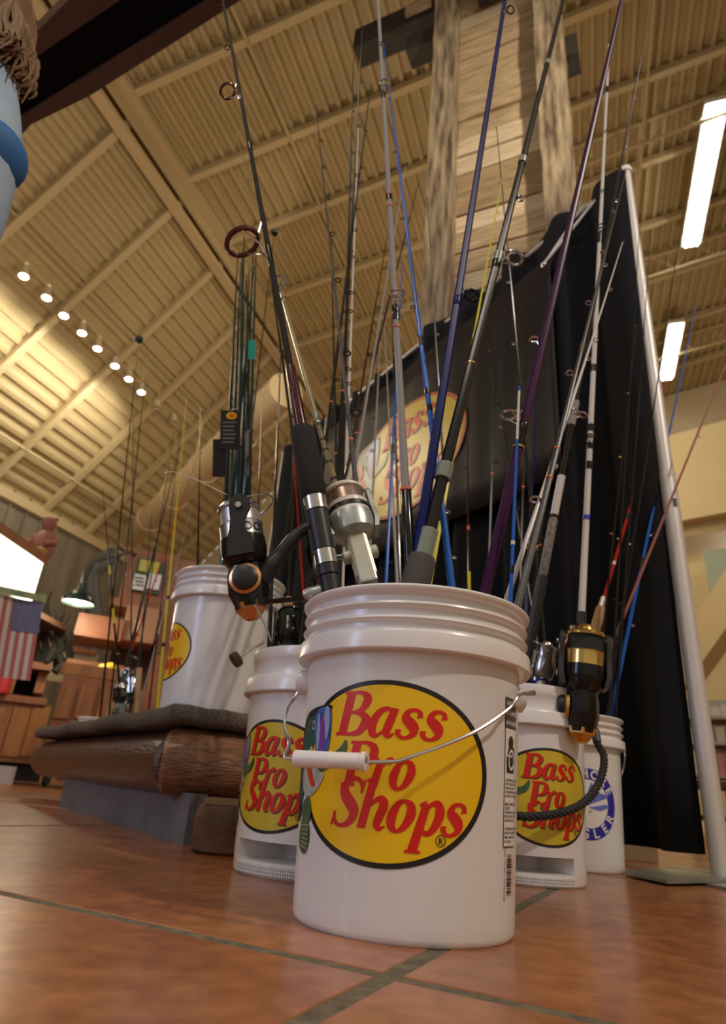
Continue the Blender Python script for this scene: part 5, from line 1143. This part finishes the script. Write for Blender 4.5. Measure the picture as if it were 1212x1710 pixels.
# ------------------------------------------------------------------ person at the left edge: body seen from below
def person():
    base = V((-1.005, .80, 0)); root = empty('person', base, R(8)); tag(root, 'person with long light brown hair in a light blue shirt at upper left edge', 'person')
    def skin(name, pts, edges, rads, m, sub=2, rootv=0):
        me = bpy.data.meshes.new(name); me.from_pydata(pts, edges, []); o = bpy.data.objects.new(name, me); COL.objects.link(o); me.materials.append(m); o.parent = root
        s = o.modifiers.new('skin', 'SKIN'); s.use_smooth_shade = True; sv = me.skin_vertices[0].data
        for i, r_ in enumerate(rads): sv[i].radius = r_ if hasattr(r_, '__len__') else (r_, r_); 
        sv[rootv].use_root = True
        ss = o.modifiers.new('sub', 'SUBSURF'); ss.levels = sub; ss.render_levels = sub; return o
    M_skin = mat('skin', (.55, .32, .22), .5, sss=.1); M_shirt = mat('light_blue_shirt', (.40, .52, .68), .85, noise=(.34, .46, .62), scale=6, bump=.3, bscale=25); M_jean = mat('dark_jeans', (.03, .04, .08), .85); M_hair = mat('light_brown_hair', (.28, .165, .075), .55, noise=(.16, .085, .035), scale=40, stretch=(8, 8, .6), bump=.4, bscale=90); M_shoe = mat('shoe', (.05, .04, .035), .6)
    # x right, y forward, z up
    pts = [(0, 0, .93), (0, .0, 1.08), (0, 0, 1.25), (0, -.01, 1.38), (.02, 0, 1.46), (.05, .01, 1.52), (.08, .015, 1.60), (.09, .01, 1.68),
           (-.17, -.01, 1.38), (-.22, -.01, 1.22), (-.245, .01, 1.10), (-.25, .06, .92), (-.25, .08, .86),
           (.17, -.01, 1.38), (.22, -.01, 1.22), (.245, .01, 1.10), (.25, .06, .92), (.25, .08, .86),
           (-.095, 0, .88), (-.10, .01, .50), (-.10, -.01, .09), (-.10, .10, .04), (.095, 0, .88), (.10, .01, .50), (.10, -.01, .09), (.10, .10, .04)]
    ed = [(0, 1), (1, 2), (2, 3), (3, 4), (4, 5), (5, 6), (6, 7), (3, 8), (8, 9), (9, 10), (10, 11), (11, 12), (3, 13), (13, 14), (14, 15), (15, 16), (16, 17), (0, 18), (18, 19), (19, 20), (20, 21), (0, 22), (22, 23), (23, 24), (24, 25)]
    rd = [(.145, .11), (.12, .09), (.145, .105), (.12, .08), .055, .055, (.078, .09), (.065, .08), .055, .045, .040, .030, .028, .055, .045, .040, .030, .028, .085, .058, .040, .032, .085, .058, .040, .032]
    skin('body', pts, ed, rd, M_skin)
    # fingers
    for s in (-1, 1):
        for k in range(4):
            x = s * .25 + (k - 1.5) * .018; skin('finger', [(x, .085, .855), (x, .095, .82), (x, .095, .79 - .006 * (1.5 - abs(k - 1.5))), (x, .088, .765)], [(0, 1), (1, 2), (2, 3)], [.0095, .0085, .008, .007], M_skin, 1)
        skin('thumb', [(s * .25 - s * .02, .085, .875), (s * .25 - s * .045, .10, .85), (s * .25 - s * .05, .105, .82)], [(0, 1), (1, 2)], [.011, .010, .008], M_skin, 1)
    # shirt
    sp = [(0, 0, .98), (0, 0, 1.08), (0, 0, 1.25), (0, -.01, 1.385), (0, 0, 1.43), (-.175, -.01, 1.375), (-.222, -.01, 1.24), (-.236, .0, 1.16), (.175, -.01, 1.375), (.222, -.01, 1.24), (.236, .0, 1.16), (-.245, .01, 1.08), (-.25, .04, .97), (.245, .01, 1.08), (.25, .04, .97)]
    se = [(0, 1), (1, 2), (2, 3), (3, 4), (3, 5), (5, 6), (6, 7), (3, 8), (8, 9), (9, 10), (7, 11), (11, 12), (10, 13), (13, 14)]
    skin('shirt', sp, se, [(.165, .125), (.145, .11), (.165, .12), (.135, .095), .075, .078, .072, .068, .078, .072, .068, .060, .055, .060, .055], M_shirt)
    MB().lathe([(.043, -.018), (.040, -.006), (.030, .004), (.016, .010), (0, .012)], 24, Matrix.Translation(Vector((.236, -.005, 1.19)) + Vector((.47, -.52, -.71)) * .052) @ Matrix.Scale(1.5, 4) @ Vector((.47, -.52, -.71)).to_track_quat('Z', 'Y').to_matrix().to_4x4() @ Matrix.Scale(1.1, 4, (1, 0, 0))).build('sleeve_patch', mat('blue_patch', (.03, .15, .42), .7), root)
    skin('trousers', [(0, 0, .98), (0, 0, .90), (-.098, 0, .84), (-.102, .01, .50), (-.102, -.01, .12), (.098, 0, .84), (.102, .01, .50), (.102, -.01, .12)], [(0, 1), (1, 2), (2, 3), (3, 4), (1, 5), (5, 6), (6, 7)], [(.155, .12), (.155, .12), .098, .072, .062, .098, .072, .062], M_jean)
    for s in (-1, 1): skin('shoe', [(s * .10, -.04, .045), (s * .10, .05, .045), (s * .10, .16, .035)], [(0, 1), (1, 2)], [(.042, .045), (.044, .042), (.036, .032)], M_shoe, 1)
    # face
    for s in (-1, 1):
        MB().lathe([(0, -.012), (.009, -.008), (.012, 0), (.009, .008), (0, .012)], 12, Matrix.Translation((.08 + s * .031, .088, 1.615))).build('eye', M_white, root)
        MB().lathe([(0, -.004), (.005, -.003), (.006, 0), (0, .004)], 10, Matrix.Translation((.08 + s * .031, .098, 1.615))).build('pupil', M_black, root)
        MB().torus((.08 + s * .083, .01, 1.60), .017, .007, (1, 0, 0), 12, 6, 1).build('ear', M_skin, root)
    skin('nose', [(.08, .088, 1.62), (.08, .108, 1.585), (.08, .095, 1.575)], [(0, 1), (1, 2)], [.009, .013, .010], M_skin, 1)
    skin('mouth', [(.058, .088, 1.548), (.08, .097, 1.546), (.102, .088, 1.548)], [(0, 1), (1, 2)], [.005, .008, .005], M_fred, 1)
    # hair: many curved locks from the crown down over shoulders and back
    random.seed(4); hb = MB()
    for k in range(340):
        a_ = random.uniform(R(150), R(390)); 
        rr = random.uniform(.85, 1.08); top = Vector((.02 * math.cos(a_), .01 + .02 * math.sin(a_), 1.735 + random.uniform(-.01, .01)))
        c1_ = Vector((.088 * rr * math.cos(a_), .0 + .098 * rr * math.sin(a_), 1.66)); c2_ = Vector((.102 * rr * math.cos(a_), -.01 + .105 * rr * math.sin(a_), 1.55)); 
        c3_ = Vector((.150 * rr * math.cos(a_ + random.uniform(-.1, .1)), -.02 + .125 * rr * math.sin(a_), 1.42)); c4_ = c3_ + Vector((random.uniform(-.02, .03) * 1.2, random.uniform(-.03, .02), -random.uniform(.06, .17)))
        hs = Vector((.09, 0, 0)); P = catmull([tuple(top + hs), tuple(c1_ + hs), tuple(c2_ + hs * .9), tuple(c3_ + hs * .5), tuple(c4_ + hs * .4)], 3)
        hb.tube([Vector(p) for p in P], [.006] * 4 + [.0065] * 5 + [.005, .004, .003, .0015], 5)
    for k in range(90):
        a_ = random.uniform(-.6, .5); P = catmull([(.11, 0, 1.73), (.178, a_ * .08, 1.66), (.195, a_ * .1, 1.57), (.225 + random.uniform(-.03, .02), a_ * .1 - .02, 1.48), (.24 + random.uniform(-.04, .02), a_ * .1 - .03, 1.41), (.235 + random.uniform(-.05, .03), a_ * .12 - .04, 1.36 + random.uniform(-.03, .04))], 3)
        hb.tube([Vector(p) for p in P], [.006] * 6 + [.0065] * 6 + [.004, .003, .002, .0012], 5)
    tag(hb.build('hair', M_hair, root), kind='stuff')
    sk = MB().lathe([(0, 1.50), (.06, 1.52), (.088, 1.58), (.092, 1.66), (.07, 1.72), (.0, 1.742)], 20, Matrix.Translation((.088, -.012, 0)) @ Matrix.Scale(1.08, 4, (0, 1, 0))).build('hair_cap', M_hair, root)
    for v in sk.data.vertices:
        if v.co.y > .05 and v.co.z < 1.68: v.co.y = .05
    return root
pe = person()
